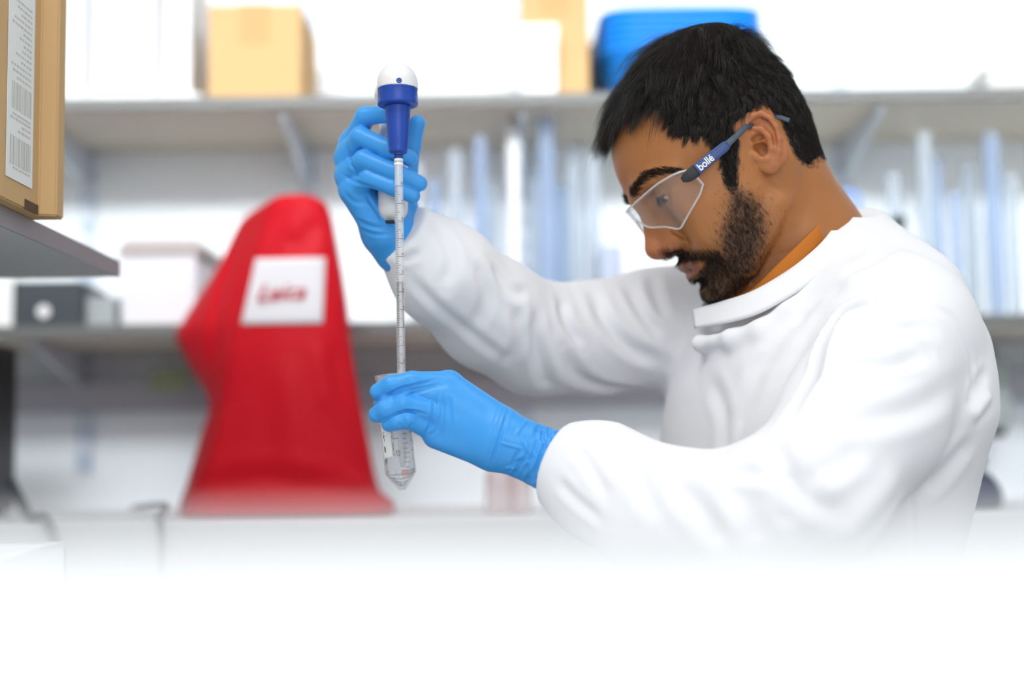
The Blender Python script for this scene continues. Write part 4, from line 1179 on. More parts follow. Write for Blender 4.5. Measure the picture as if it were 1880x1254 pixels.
def build_room():
    wallm = mat('painted_wall', (0.86, 0.91, 0.94), rough=0.7, bump=(60, 0.05), vary=(3, 0.015))
    floorm = mat('vinyl_floor', (0.42, 0.44, 0.46), rough=0.45, vary=(25, 0.06))
    tag(box_obj('wall_back', (-2.2, WALL_Y, 0), (2.4, WALL_Y + .1, 2.8), wallm, bevel=0), kind='structure')
    tag(box_obj('floor', (-2.2, -1.2, -0.05), (2.4, WALL_Y, 0), floorm, bevel=0), kind='structure')
    tag(box_obj('baseboard_back', (-2.2, WALL_Y - .012, 0), (2.4, WALL_Y, 0.1), mat('grey_skirting', (.3, .32, .34), .5), bevel=0.002), kind='structure')

    # ---- wall shelving
    edge = mat('grey_shelf_edge', (0.13, 0.135, 0.13), rough=0.5); board = mat('beige_shelf_board', (0.60, 0.55, 0.46), rough=0.55)
    steel = mat('pale_steel', (0.62, 0.68, 0.76), rough=0.4, metal=0.2); slot = mat('slot_shadow_blue', (0.22, 0.30, 0.42), rough=0.6)
    slotted = mat('slotted_steel', (0.62, 0.68, 0.76), rough=0.4)
    nt = slotted.node_tree; tc = nt.nodes.new('ShaderNodeTexCoord'); sx = nt.nodes.new('ShaderNodeSeparateXYZ'); nt.links.new(tc.outputs['Object'], sx.inputs[0])
    md = nt.nodes.new('ShaderNodeMath'); md.operation = 'FRACT'; sc0 = nt.nodes.new('ShaderNodeMath'); sc0.operation = 'MULTIPLY'; sc0.inputs[1].default_value = 1 / .048
    nt.links.new(sx.outputs['Z'], sc0.inputs[0]); nt.links.new(sc0.outputs[0], md.inputs[0])
    gt = nt.nodes.new('ShaderNodeMath'); gt.operation = 'LESS_THAN'; gt.inputs[1].default_value = .55; nt.links.new(md.outputs[0], gt.inputs[0])
    mx = nt.nodes.new('ShaderNodeMix'); mx.data_type = 'RGBA'; mx.inputs['A'].default_value = (.66, .72, .80, 1); mx.inputs['B'].default_value = (.48, .56, .68, 1)
    nt.links.new(gt.outputs[0], mx.inputs['Factor']); nt.links.new(mx.outputs['Result'], nt.nodes['Principled BSDF'].inputs['Base Color'])
    shelves = {}
    for nm, py, lab in (('upper', 171, 'upper wall shelf with boxes and blue trays on top'), ('lower', 588, 'lower wall shelf holding glass cylinders, a black box and a bin')):
        z = Zat(py, SH_Y); e = empty('wall_shelf', (0, SH_Y, z), lab, 'shelf'); shelves[nm] = z
        box_obj('board', (-1.9, SH_Y + .006, z - .019), (2.1, WALL_Y - .001, z), board, e, 0.001)
        tag(box_obj('front_edge', (-1.9, SH_Y, z - .020), (2.1, SH_Y + .006, z + .0005), edge, e, 0.001), 'dark grey front edging')
        for px in (160, 566, 962, 1556):
            x = Xat(px, WALL_Y)
            bm = bmesh.new()
            pts = [(WALL_Y - .012, z - .021), (SH_Y + .03, z - .021), (SH_Y + .03, z - .032), (WALL_Y - .05, z - .085), (WALL_Y - .012, z - .085)]
            lo = [bm.verts.new((x - .004, y, q)) for y, q in pts]; hi = [bm.verts.new((x + .004, y, q)) for y, q in pts]
            bm.faces.new(lo); bm.faces.new(list(reversed(hi)))
            for i in range(5): bm.faces.new((lo[i], lo[(i + 1) % 5], hi[(i + 1) % 5], hi[i]))
            bm_obj('bracket', bm, steel, e)
    for px, lab in ((160, 'slotted steel upright on the wall behind the red cover, left end'), (566, 'slotted steel upright on the wall left of the raised hand'), (962, 'slotted steel upright on the wall behind the glass cylinders'), (1556, 'slotted steel upright on the wall right of the man')):
        x = Xat(px, WALL_Y); e = empty('shelf_upright', (x, WALL_Y, 1.0), lab, 'upright', 'slotted uprights of the wall shelving')
        box_obj('channel', (x - .014, WALL_Y - .012, 1.0), (x + .014, WALL_Y - .0005, 2.2), slotted, e, 0.001)
    # cable trunking below the lower shelf
    tr = empty('cable_trunking', (0, WALL_Y, Zat(745, WALL_Y)), 'grey cable trunking along the wall under the lower shelf', 'trunking')
    box_obj('channel', (-1.9, WALL_Y - .05, Zat(748, WALL_Y)), (2.1, WALL_Y - .0005, Zat(690, WALL_Y)), mat('grey_trunking', (0.42, 0.43, 0.48), .5), tr, 0.004)
    gp = mat('pale_green_plate', (0.36, 0.43, 0.26), .5)
    box_obj('socket_plate', (Xat(278, WALL_Y - .05), WALL_Y - .056, Zat(712, WALL_Y - .05)), (Xat(345, WALL_Y - .05), WALL_Y - .0495, Zat(672, WALL_Y - .05)), gp, tr, 0.002)

    # ---- things on the upper shelf
    zu = shelves['upper'] + .0008
    card = mat('tan_cardboard', (0.56, 0.36, 0.165), rough=0.8, vary=(9, 0.05), bump=(200, 0.05)); tape = mat('parcel_tape', (0.50, 0.32, 0.145), rough=0.7, spec=0.2)
    wht = mat('white_card', (0.80, 0.80, 0.80), rough=0.6); gry = mat('light_grey_card', (0.52, 0.54, 0.55), rough=0.6)
    def carton(name, x0, x1, y0, y1, z0, z1, lab, cat, mm_=None, seam=True):
        e = empty(name, ((x0 + x1) / 2, (y0 + y1) / 2, z0), lab, cat)
        bm = bmesh.new(); box(bm, (x0, y0, z0), (x1, y1, z1), 0.003); bm_obj('carton', bm, mm_ or card, e)
        if seam:
            box_obj('tape', ((x0 + x1) / 2 - .025, y0 - .0004, z1 - .07), ((x0 + x1) / 2 + .025, y1 + .0004, z1 + .0006), tape, e, 0)
        else:
            box_obj('lid', (x0 - .002, y0 - .002, z1 - .03), (x1 + .002, y1 + .002, z1 + .002), mm_ or card, e, 0.001)
        return e
    Yb = SH_Y + .02
    carton('cardboard_box', Xat(379, Yb), Xat(552, Yb), Yb, Yb + .2, zu, Zat(8, Yb, 460), 'square tan cardboard box on the upper shelf left of the pipette', 'box')
    carton('cardboard_box', Xat(963, Yb + .04), Xat(1090, Yb + .04), Yb + .04, Yb + .22, zu, Zat(-60, Yb, 1020), 'tall tan cardboard box on the upper shelf beside the blue trays', 'box')
    carton('white_box', Xat(961, Yb - .01), Xat(1030, Yb - .01), Yb - .01, Yb + .025, zu, Zat(50, Yb, 995), 'small white box standing in front of the tall tan cardboard box', 'box', wht, False)
    x0s = [(112, 151, 0), (158, 283, 0.0), (290, 348, 0)]
    labs = ['narrow white file box on the upper shelf next to the labelled carton', 'wide white file box in the middle of the three on the upper shelf', 'white file box on the upper shelf nearest the square cardboard box']
    for (a, b, _), lb in zip(x0s, labs):
        e = empty('file_box', (Xat((a + b) / 2, Yb + .06), Yb + .15, zu), lb, 'file box', 'white file boxes on the upper shelf')
        x0, x1, zt = Xat(a, Yb + .06), Xat(b, Yb + .06), Zat(-40, Yb + .06, 200)
        bm = bmesh.new()
        for lo, hi in (((x0, Yb + .06, zu + .012), (x1, Yb + .063, zt)), ((x0, Yb + .06, zu + .012), (x0 + .003, Yb + .27, zt)), ((x1 - .003, Yb + .06, zu + .012), (x1, Yb + .27, zt)), ((x0, Yb + .267, zu + .012), (x1, Yb + .27, zt)), ((x0, Yb + .06, zu + .012), (x1, Yb + .27, zu + .015))): box(bm, lo, hi, 0.0008)
        bm_obj('box_body', bm, wht, e)
        box_obj('papers', (x0 + .006, Yb + .066, zu + .0155), (x1 - .006, Yb + .26, zt - .03), gry, e, 0.001)
    e = tag(box_obj('white_tray', (Xat(112, Yb), Yb - .005, zu), (Xat(366, Yb), Yb + .275, zu + .0115), wht, bevel=0.003), 'flat white tray on the upper shelf under the white file boxes', 'tray')
    # blue nested trays
    blue = mat('sky_blue_plastic', (0.004, 0.24, 0.80), rough=0.38)
    xc, wx = (Xat(1112, Yb) + Xat(1424, Yb)) / 2, (Xat(1424, Yb) - Xat(1112, Yb)) / 2
    top_z = Zat(12, Yb, 1280)
    for i in range(6):
        zt = top_z - i * 0.0125; h = zt - zu if i == 5 else 0.075
        zb = max(zu + 0.0005 + 0, zt - 0.068) if i < 5 else zu + 0.0004
        bm = bmesh.new(); seg = 40
        def ring(sx, sy, z, e=5.0):
            out = []
            for k in range(seg):
                a = 2 * math.pi * k / seg; c, s_ = math.cos(a), math.sin(a)
                out.append(bm.verts.new((xc + sx * math.copysign(abs(c) ** (2 / e), c), Yb + .125 + sy * math.copysign(abs(s_) ** (2 / e), s_), z)))
            return out
        sh = 1 - 0.0 * i
        sx1, sy1 = wx * sh, .125 * sh; depth = zt - zb; tp = depth * 0.20
        prof = [(sx1 - tp, sy1 - tp, zb), (sx1 - .006, sy1 - .006, zt - .008), (sx1, sy1, zt - .007), (sx1, sy1, zt), (sx1 - .004, sy1 - .004, zt), (sx1 - .008 - .001, sy1 - .009, zt - .008), (sx1 - tp - .003, sy1 - tp - .003, zb + .003)]
        rs = [ring(*p) for p in prof]
        for r0, r1 in zip(rs, rs[1:]):
            for k in range(seg): bm.faces.new((r0[k], r0[(k + 1) % seg], r1[(k + 1) % seg], r1[k]))
        bm.faces.new(rs[0]); bm.faces.new(list(reversed(rs[-1])))
        pos = ['topmost blue plastic tray of the nested stack on the upper shelf', 'second blue plastic tray from the top of the nested stack', 'third blue plastic tray from the top of the nested stack', 'fourth blue plastic tray from the top of the nested stack', 'fifth blue plastic tray from the top of the nested stack', 'lowest blue plastic tray of the nested stack, standing on the shelf'][i]
        tag(bm_obj('plastic_tray', bm, blue, None, True), pos, 'tray', 'nested blue trays on the upper shelf')
    tag(box_obj('black_case', (Xat(1094, Yb + .2), Yb + .255, zu), (Xat(1200, Yb + .2), Yb + .30, Zat(62, Yb + .2, 1110)), mat('black_plastic', (0.012, 0.013, 0.016), .4), bevel=0.004), 'black case behind the blue trays beside the tall cardboard box', 'case')
    tag(box_obj('grey_case', (Xat(1826, Yb + .1), Yb + .08, zu), (Xat(1990, Yb + .1), Yb + .2, Zat(118, Yb + .1, 1850)), mat('pale_grey_plastic', (0.60, 0.61, 0.58), .5), bevel=0.012), 'pale grey case at the right end of the upper shelf', 'case')

    # ---- things on the lower shelf
    zl = shelves['lower'] + .0008; Yl = SH_Y + .03
    blk = bpy.data.materials['black_plastic']
    e = empty('black_box', (Xat(84, Yl), Yl, zl), 'black box with a round white badge on the lower shelf at the left', 'box')
    box_obj('case', (Xat(22, Yl), Yl, zl), (Xat(148, Yl), Yl + .16, Zat(516, Yl, 80)), mat('charcoal_plastic', (0.035, 0.045, 0.055), .45), e, 0.004)
    c = np.array([Xat(80, Yl), Yl, Zat(572, Yl, 80)]); bm = bmesh.new(); lathe(bm, [(0, .011), (.0015, .011), (.0022, .009)], c, c + np.array([0, -1, 0]), 24); tag(bm_obj('badge', bm, wht, e, True), 'round white badge')
    tag(box_obj('grey_box', (Xat(150, Yl + .03), Yl + .03, zl), (Xat(212, Yl + .03), Yl + .15, Zat(541, Yl, 80)), mat('mid_grey_plastic', (.33, .36, .37), .5), bevel=.004), 'mid grey box between the black box and the lidded bin', 'box')
    tag(box_obj('white_carton', (Xat(-70, Yl), Yl + .02, zl), (Xat(18, Yl), Yl + .2, Zat(508, Yl, 0)), wht, bevel=.004), 'white carton at the far left of the lower shelf', 'box')
    e = empty('lidded_bin', (Xat(288, Yl), Yl + .1, zl), 'pale tapered bin with a grey rim on the lower shelf behind the red cover', 'bin')
    def taper(bm, x0, x1, y0, y1, z0, z1, g, bev=.004):
        vs = box(bm, (x0, y0, z0), (x1, y1, z1), 0)
        xm, ym = (x0 + x1) / 2, (y0 + y1) / 2
        for v in vs:
            if v.co.z > (z0 + z1) / 2: v.co.x = xm + (v.co.x - xm) * g; v.co.y = ym + (v.co.y - ym) * g
        bmesh.ops.bevel(bm, geom=list(bm.edges), offset=bev, segments=2, affect='EDGES')
    bm = bmesh.new(); taper(bm, Xat(222, Yl), Xat(358, Yl), Yl, Yl + .2, zl, Zat(470, Yl, 280), 1.04); bm_obj('bin_body', bm, mat('lilac_white_plastic', (.72, .72, .76), .4), e)
    bm = bmesh.new(); taper(bm, Xat(212, Yl), Xat(372, Yl), Yl - .008, Yl + .208, Zat(470, Yl, 280) + .0005, Zat(438, Yl, 280), .88); bm_obj('lid', bm, mat('taupe_plastic', (.42, .37, .36), .45), e)
    tag(box_obj('white_carton', (Xat(1142, Yl), Yl, zl), (Xat(1228, Yl), Yl + .12, Zat(440, Yl, 1180)), wht, bevel=.003), 'white carton on the lower shelf in front of the man\'s face', 'box')
    tag(box_obj('carton_blue_grey_side', (Xat(1104, Yl), Yl + .01, zl), (Xat(1141, Yl), Yl + .12, Zat(448, Yl, 1120)), mat('blue_grey_card', (.42, .48, .60), .6), bevel=.003), 'blue grey left side of the white carton, added as its own box', 'box')  # left side of the white carton, added as a separate blue grey box
    # measuring cylinders and bottles
    pale = clear_mat('pale_plastic_cylinder', (0.90, 0.94, 0.97), .08, refl=1.2, haze=.32, haze_col=(.95, .97, 1.0)); pb = clear_mat('blue_glass_cylinder', (0.84, 0.90, 0.98), .06, refl=1.2, haze=.28, haze_col=(.82, .89, 1.0))
    milky = mat('milky_plastic', (.80, .82, .82), .4)
    bluecap = mat('soft_blue_plastic', (.25, .38, .75), .4)
    def cyl(px, top, wpx, dy, m_, lab, foot=True, spout=True):
        Y = Yl + dy; x = Xat(px, Y); r = wpx / 2 * Y / FPX; z1 = Zat(top, Y, px)
        e = empty('measuring_cylinder', (x, Y, zl), lab, 'measuring cylinder', 'measuring cylinders on the lower shelf')
        bm = bmesh.new(); H = z1 - zl
        lathe(bm, [(.010, r * .4), (.012, r * .96), (.02, r), (H - .004, r), (H, r * 1.12), (H, r * 1.02), (H - .005, r * .90), (.02, r * .90), (.016, 0)], np.array([x, Y, zl]), np.array([x, Y, zl + 1]), 28, cap=False); bm_obj('tube', bm, m_, e, True)
        bm = bmesh.new(); lathe(bm, [(0, r * 1.45), (.006, r * 1.45), (.010, r * 1.0), (.012, r * .5)], np.array([x, Y, zl]), np.array([x, Y, zl + 1]), 6 if foot else 24); bm_obj('foot', bm, m_, e, False)
        return e
    CY = [(768, 300, 26, .06, pale), (800, 330, 24, .16, pb), (838, 275, 30, .10, pale), (885, 252, 26, .05, pb), (947, 226, 28, .08, milky), (1008, 222, 34, .06, pb), (1058, 268, 30, .14, pale), (1093, 285, 30, .05, pale), (1650, 320, 26, .12, pale), (1709, 244, 28, .06, pale), (1732, 290, 16, .15, pb), (1762, 350, 18, .06, pb), (1790, 300, 26, .17, pale), (1834, 246, 32, .06, pb), (1868, 320, 26, .15, pale), (905, 340, 24, .18, pale), (985, 320, 22, .18, pale), (1035, 340, 20, .2, pb)]
    LB = ['clear measuring cylinder at the left end of the row beside the raised hand', 'blue tinted measuring cylinder second from the left end of the row', 'clear measuring cylinder left of the blue tinted one near the forearm', 'blue tinted measuring cylinder left of the milky white one', 'milky white measuring cylinder, brightest of the row behind the arm', 'wide blue tinted measuring cylinder right of the milky white one', 'clear measuring cylinder second from the white carton', 'clear measuring cylinder next to the white carton beside the face', 'short clear measuring cylinder just above the man\'s near shoulder', 'tall clear measuring cylinder right of the man\'s shoulder', 'thin blue tinted measuring cylinder beside the tall clear one', 'shorter thin blue tinted measuring cylinder above the shoulder slope', 'clear measuring cylinder standing back between the blue tinted ones at right', 'wide blue tinted measuring cylinder near the right edge', 'clear measuring cylinder at the right edge of the picture', 'clear measuring cylinder behind the milky white one on its left', 'clear measuring cylinder behind the milky white one on its right', 'slim blue tinted measuring cylinder at the back right of the wide blue one']
    for c_, lb in zip(CY, LB): cyl(*c_, lb)
    e = empty('dropper_bottle', (Xat(1658, Yl), Yl + .03, zl), 'small bottle with a dark cap showing just over the man\'s shoulder', 'bottle')
    x, Y = Xat(1658, Yl + .03), Yl + .03; H = Zat(418, Y, 1658) - zl
    bm = bmesh.new(); lathe(bm, [(0, .022), (.004, .024), (H * .72, .024), (H * .86, .010), (H, .010)], np.array([x, Y, zl]), np.array([x, Y, zl + 1]), 28); bm_obj('glass', bm, pale, e, True)
    bm = bmesh.new(); lathe(bm, [(H, .0115), (H + .018, .0115), (H + .020, .009)], np.array([x, Y, zl]), np.array([x, Y, zl + 1]), 20); bm_obj('cap', bm, mat('dark_green_cap', (.03, .05, .05), .4), e, True)
    e = tag(tube_obj('blue_hose', spline([(Xat(1557, Yl), Yl + .08, Zat(440, Yl, 1557)), (Xat(1560, Yl), Yl + .08, Zat(360, Yl, 1560)), (Xat(1585, Yl), Yl + .08, Zat(338, Yl, 1585)), (Xat(1606, Yl), Yl + .08, Zat(362, Yl, 1606)), (Xat(1610, Yl), Yl + .08, zl + .006)], 50), .006, bluecap), 'pale blue hose arching on the lower shelf behind the man\'s neck', 'hose')

    # ---- back bench
    top = mat('white_laminate', (0.78, 0.80, 0.82), .35); cab = mat('pale_cabinet', (0.70, 0.72, 0.73), .45); pull = mat('steel_pull', (.5, .5, .52), .3, 1.0)
    zb = 0.93
    tag(box_obj('worktop', (-1.9, BEN_Y, zb - .09), (2.1, WALL_Y - .001, zb), top, bevel=.004), 'white worktop of the bench along the back wall', 'worktop')
    for i in range(6):
        x0 = -1.88 + i * .66
        lb = ['first', 'second', 'third', 'fourth', 'fifth', 'sixth'][i]
        e = empty('base_cabinet', (x0 + .33, BEN_Y + .3, 0), f'pale base cabinet under the back worktop, {lb} from the left', 'cabinet', 'base cabinets under the back worktop')
        box_obj('carcass', (x0 + .003, BEN_Y + .05, .1), (x0 + .657, WALL_Y - .02, zb - .091), cab, e, .002)
        box_obj('plinth', (x0 + .003, BEN_Y + .09, .0), (x0 + .657, WALL_Y - .05, .1), mat('dark_plinth', (.12, .12, .13), .5) if i == 0 else bpy.data.materials['dark_plinth'], e, 0)
        for k in range(2):
            d = box_obj('door', (x0 + .006 + k * .325, BEN_Y + .006, .11), (x0 + .326 + k * .325, BEN_Y + .0495, zb - .091), cab, e, .002)
            box_obj('handle', (x0 + (.29 if k == 0 else .345), BEN_Y - .012, .66), (x0 + (.302 if k == 0 else .357), BEN_Y + .0055, .80), pull, d, .003)
    return shelves, zb

def build_cover(zb):
    red = mat('red_vinyl', (0.56, 0.0013, 0.011), rough=0.55, spec=0.25, bump=(14, 0.25, 3))
    lab = mat('white_vinyl', (.72, .70, .73), .5); rink = mat('red_print', (.50, .01, .03), .6); navy = mat('navy_hem', (.05, .05, .09), .6)
    Yf = 2.06
    rows = [(376, 478, 500, 594), (381, 462, 498, 600), (392, 450, 496, 607), (420, 432, 488, 616), (470, 408, 472, 626), (530, 370, 452, 636), (580, 337, 438, 643), (600, 327, 432, 645), (620, 331, 428, 647), (670, 356, 419, 653), (735, 389, 409, 664), (800, 373, 393, 676), (860, 356, 371, 689), (895, 346, 356, 698), (908, 341, 350, 706), (925, 336, 343, 726), (944, 333, 339, 728)]
    rows = spline(np.array(rows, float), 70)
    e = empty('dust_cover', (Xat(530, 2.2), 2.2, zb), 'red vinyl dust cover draped over a microscope on the back bench', 'dust cover')
    V = []; n = 0
    for (y, l, r_, rt) in rows:
        h = np.clip((y - 379) / 560, 0, 1); s = np.clip((y - 378) / 14, 0, 1) ** .5
        yb = Yf + .06 + .25 * min(1, .55 + h)
        z = Zat(y, Yf + .1, 530)
        z = max(z, zb + .001)
        l = l - 9
        pts = np.array([[Xat(l, Yf + .15, y), Yf + .15], [Xat((l + r_) / 2, Yf + .07, y), Yf + .075], [Xat(r_, Yf + .01, y), Yf + .012], [Xat(r_ + .35 * (rt - r_), Yf, y), Yf - .001], [Xat(r_ + .75 * (rt - r_), Yf, y), Yf + .001], [Xat(rt - 6, Yf + .02, y), Yf + .022], [Xat(rt - 2, Yf + .1, y), Yf + .10], [Xat(rt - 14, yb, y), yb], [Xat((l + rt) / 2, yb, y), yb + .02], [Xat(l + 16, yb, y), yb - .01]])
        if y < 392: c = pts.mean(0); pts = c + (pts - c) * (0.80 + 0.20 * s)
        q = pts
        for _ in range(2):                                                  # round the section
            q = np.stack([.75 * q + .25 * np.roll(q, -1, 0), .25 * q + .75 * np.roll(q, -1, 0)], 1).reshape(-1, 2)
        n = len(q); V.append(np.c_[q, np.full(n, z)])
    V = np.array(V)
    V = V.reshape(-1, 3)
    m = len(rows); F = [(i * n + k, i * n + (k + 1) % n, (i + 1) * n + (k + 1) % n, (i + 1) * n + k) for i in range(m - 1) for k in range(n)]
    bm = bmesh.new(); vs = [bm.verts.new(v) for v in V]
    for f in F: bm.faces.new([vs[i] for i in f])
    bm.faces.new(vs[:n]); bm.faces.new(vs[-n:])
    bmesh.ops.subdivide_edges(bm, edges=bm.edges, cuts=1, use_grid_fill=True)
    body = bm_obj('cover', bm, red, e, True)
    # soft folds in the vinyl
    co = np.empty(len(body.data.vertices) * 3, np.float32); body.data.vertices.foreach_get('co', co); co = co.reshape(-1, 3)
    off = np.array([c for c in (e.location)]); Wd = co
    Q = np.array([p.vertices[:] for p in body.data.polygons if len(p.vertices) == 4])
    V2 = creases(Wd.astype(float), Q, [([(505, 392), (470, 480), (440, 600), (412, 720)], 5, 12), ([(580, 400), (560, 440), (520, 455)], -4, 14), ([(600, 600), (640, 760), (680, 880)], -6, 16), ([(420, 740), (380, 900)], 5, 14), ([(380, 900), (480, 880), (640, 900)], -6, 16), ([(520, 640), (540, 800), (560, 900)], 5, 22), ([(590, 620), (600, 760)], 4, 14), ([(440, 420), (400, 560), (390, 690)], -6, 14), ([(640, 870), (700, 912)], 5, 10)], bvh_max=4)
    body.data.vertices.foreach_set('co', V2.astype(np.float32).ravel()); body.data.update()
    # printed patch on the front, laid on the vinyl
    bm = bmesh.new(); quad = [(470, 475), (598, 473), (593, 594), (443, 596)]
    from mathutils.bvhtree import BVHTree
    bvh = BVHTree.FromPolygons([tuple(v) for v in V2], [tuple(q) for q in Q])
    N = 14; g = {}
    for i in range(N):
        for j in range(N):
            u, v = i / (N - 1), j / (N - 1)
            p = (np.array(quad[0]) * (1 - u) + np.array(quad[1]) * u) * (1 - v) + (np.array(quad[3]) * (1 - u) + np.array(quad[2]) * u) * v
            d = Vector(P(p[0], p[1], 2.0) - CAM_O).normalized(); h = bvh.ray_cast(Vector(CAM_O), d, 4)
            w = np.array(h[0]) if h[0] is not None else P(p[0], p[1], Yf)
            g[i, j] = [bm.verts.new(w + np.array([0, -o, 0])) for o in (.0012, .003)]
    for i in range(N - 1):
        for j in range(N - 1):
            for k in (0, 1): bm.faces.new((g[i, j][k], g[i + 1, j][k], g[i + 1, j + 1][k], g[i, j + 1][k]))
    rimv = [(i, 0) for i in range(N)] + [(N - 1, j) for j in range(1, N)] + [(i, N - 1) for i in range(N - 2, -1, -1)] + [(0, j) for j in range(N - 2, 0, -1)]
    for a, b in zip(rimv, rimv[1:] + rimv[:1]): bm.faces.new((g[a][0], g[b][0], g[b][1], g[a][1]))
    patch = bm_obj('patch', bm, lab, e, True); tag(patch, 'white patch with red lettering')
    c = np.array(P(518, 537, Yf)); d = Vector(c - CAM_O).normalized(); h = bvh.ray_cast(Vector(CAM_O), d, 4)
    if h[0] is not None: c = np.array(h[0])
    text_on_plane('lettering', 'Leica', c + np.array([0, -.0052, 0]), np.array([1.0, 0, .02]), np.array([0, 0, 1.0]), 92 * Yf / FPX, rink, patch, shear=.45, bold=.014)
    return e

def build_left_shelf():
    # free-standing shelf arm over the front bench with the labelled carton
    lam = mat('grey_laminate_edge', (0.26, 0.24, 0.24), .45); und = mat('grey_laminate', (0.50, 0.53, 0.52), .5)
    Y1 = 1.62; zt = P(218, 480, Y1)[2]; zu = P(218, 509, Y1)[2]
    xr = P(218, 495, Y1)[0]
    d = P(0, 378, 1.25) - np.array([0, 0, 0])
    # the long edge runs towards the camera: find where it leaves the picture
    Yn = None
    for Y in np.linspace(0.3, 1.6, 1300):
        if P(0, 378, Y)[2] <= zt: Yn = Y
    xn = P(0, 378, Yn)[0]
    dirv = np.array([xr - xn, Y1 - Yn]); dirv = dirv / np.linalg.norm(dirv)
    near = np.array([xr, Y1]) - dirv * (Y1 - 0.55) / dirv[1]
    e = empty('bench_shelf', (-.7, 1.2, zu), 'grey laminate shelf at the left holding the labelled carton', 'shelf')
    bm = bmesh.new()
    pts = [(near[0], near[1]), (xr, Y1), (xr - .55, Y1), (near[0] - .55, near[1])]
    lo = [bm.verts.new((x, y, zu)) for x, y in pts]; hi = [bm.verts.new((x, y, zt)) for x, y in pts]
    bm.faces.new(lo); bm.faces.new(hi)
    for i in range(4): bm.faces.new((lo[i], lo[(i + 1) % 4], hi[(i + 1) % 4], hi[i]))
    bmesh.ops.recalc_face_normals(bm, faces=bm.faces)
    bmesh.ops.bevel(bm, geom=list(bm.edges), offset=.0012, segments=1, affect='EDGES')
    bm_obj('board', bm, und, e)
    nx = np.array([dirv[1], -dirv[0]])
    bm = bmesh.new(); q = [np.array([near[0], near[1]]), np.array([xr, Y1])]
    a = [bm.verts.new((*(p + nx * o), z)) for p in q for o in (0, .0016) for z in (zu - .0002, zt + .0002)]
    for f in ((0, 1, 3, 2), (4, 5, 7, 6), (0, 1, 5, 4), (2, 3, 7, 6), (0, 2, 6, 4), (1, 3, 7, 5)): bm.faces.new([a[i] for i in f])
    tag(bm_obj('edging', bm, lam, e), 'darker edging strip')
    st = mat('dark_steel_post', (.10, .10, .11), .4, .6)
    for (x, y, z0) in ((xr - .5, Y1 - .05, .0005), (near[0] - .5, near[1] + .06, .9005)):
        box_obj('post', (x - .02, y - .02, z0), (x + .02, y + .02, zu), st, e, .002)
    # carton: right face towards us, end face turned away
    card = bpy.data.materials['tan_cardboard']; inner = mat('carton_inside', (.10, .055, .03), .8); lbl = mat('label_paper', (.76, .77, .74), .6); bar = mat('faded_print', (.50, .48, .44), .7)
    # read off the picture: edge between the two faces at x=70, far corner at x=103, both standing on the shelf top
    def on_top(px, py): # point of the shelf-top plane under a pixel
        lo_, hi_ = .4, 3.0
        for _ in range(60):
            m = (lo_ + hi_) / 2
            if P(px, py, m)[2] > zt: hi_ = m
            else: lo_ = m
        return P(px, py, lo_)
    K = on_top(70, 397); 
    dv = np.array([dirv[0], dirv[1], 0])
    Lc = .32; H = .36
    cr = empty('labelled_carton', K, 'tan cardboard carton with a white barcode label on the grey shelf at the left edge', 'box')
    side = np.array([-dirv[1], dirv[0], 0])                        # away from us, to the left
    # visible long face runs from K towards the camera; the far end face is turned to the right
    far = P(103, 398, K[1] + .05); 
    kv = np.array([far[0] - K[0], far[1] - K[1], 0]); 
    A = K - dv * Lc
    e2 = nrm(np.array([1.0, .35, 0]))
    wid = .0
    for s in np.linspace(.005, .3, 600):
        if pix(K + e2 * s)[0][0] >= 103: wid = s; break
    bm = bmesh.new()
    fp = [A, K, K + e2 * wid, K + e2 * wid + dv * .02, K + side * .3 + dv * .02, A + side * .3]
    up = np.array([0, 0, 1.0])
    lo = [bm.verts.new(p + up * .0008) for p in fp]; hi = [bm.verts.new(p + up * H) for p in fp]
    bm.faces.new(lo); bm.faces.new(list(reversed(hi)))
    for i in range(len(fp)): bm.faces.new((lo[i], lo[(i + 1) % len(fp)], hi[(i + 1) % len(fp)], hi[i]))
    bmesh.ops.recalc_face_normals(bm, faces=bm.faces)
    bmesh.ops.bevel(bm, geom=[x for x in bm.edges], offset=.0015, segments=2, affect='EDGES')
    body = bm_obj('carton', bm, card, cr)
    nrmf = nrm(np.cross(dv, up)); nrmf = nrmf if nrmf @ (CAM_O - K) > 0 else -nrmf
    # dark slot at the foot of the edge, and the folded flap
    def panel(name, s0, s1, z0, z1, o, material, parent, th=.0006, bm=None):
        own = bm is None; bm = bm or bmesh.new()
        c = [K - dv * s + up * z + nrmf * q for q in (o, o + th) for s, z in ((s0, z0), (s1, z0), (s1, z1), (s0, z1))]
        v = [bm.verts.new(x) for x in c]
        for f in ((0, 1, 2, 3), (4, 5, 6, 7), (0, 1, 5, 4), (1, 2, 6, 5), (2, 3, 7, 6), (3, 0, 4, 7)): bm.faces.new([v[i] for i in f])
        return bm_obj(name, bm, material, parent) if own else None
    tag(panel('flap_gap', .002, .035, .001, .010, .0002, inner, body), 'dark gap under the flap')
    def sz(px, py):                                                  # face coordinates of a picture point
        o, d = CAM_O, P(px, py, 1.0) - CAM_O
        t = ((K - o) @ nrmf) / (d @ nrmf); w = o + d * t
        return -(w - K) @ dv, w[2] - K[2]
    s1, z1 = sz(9, 322); s0, z0 = sz(57, 347); zt_ = sz(57, -40)[1]
    z00 = (z0 + z1) / 2
    lb = panel('label', s0, s1, z00, zt_, .0004, lbl, body); tag(lb, 'white printed address label')
    bm = bmesh.new(); rg = np.random.default_rng(4)
    W_ = s1 - s0
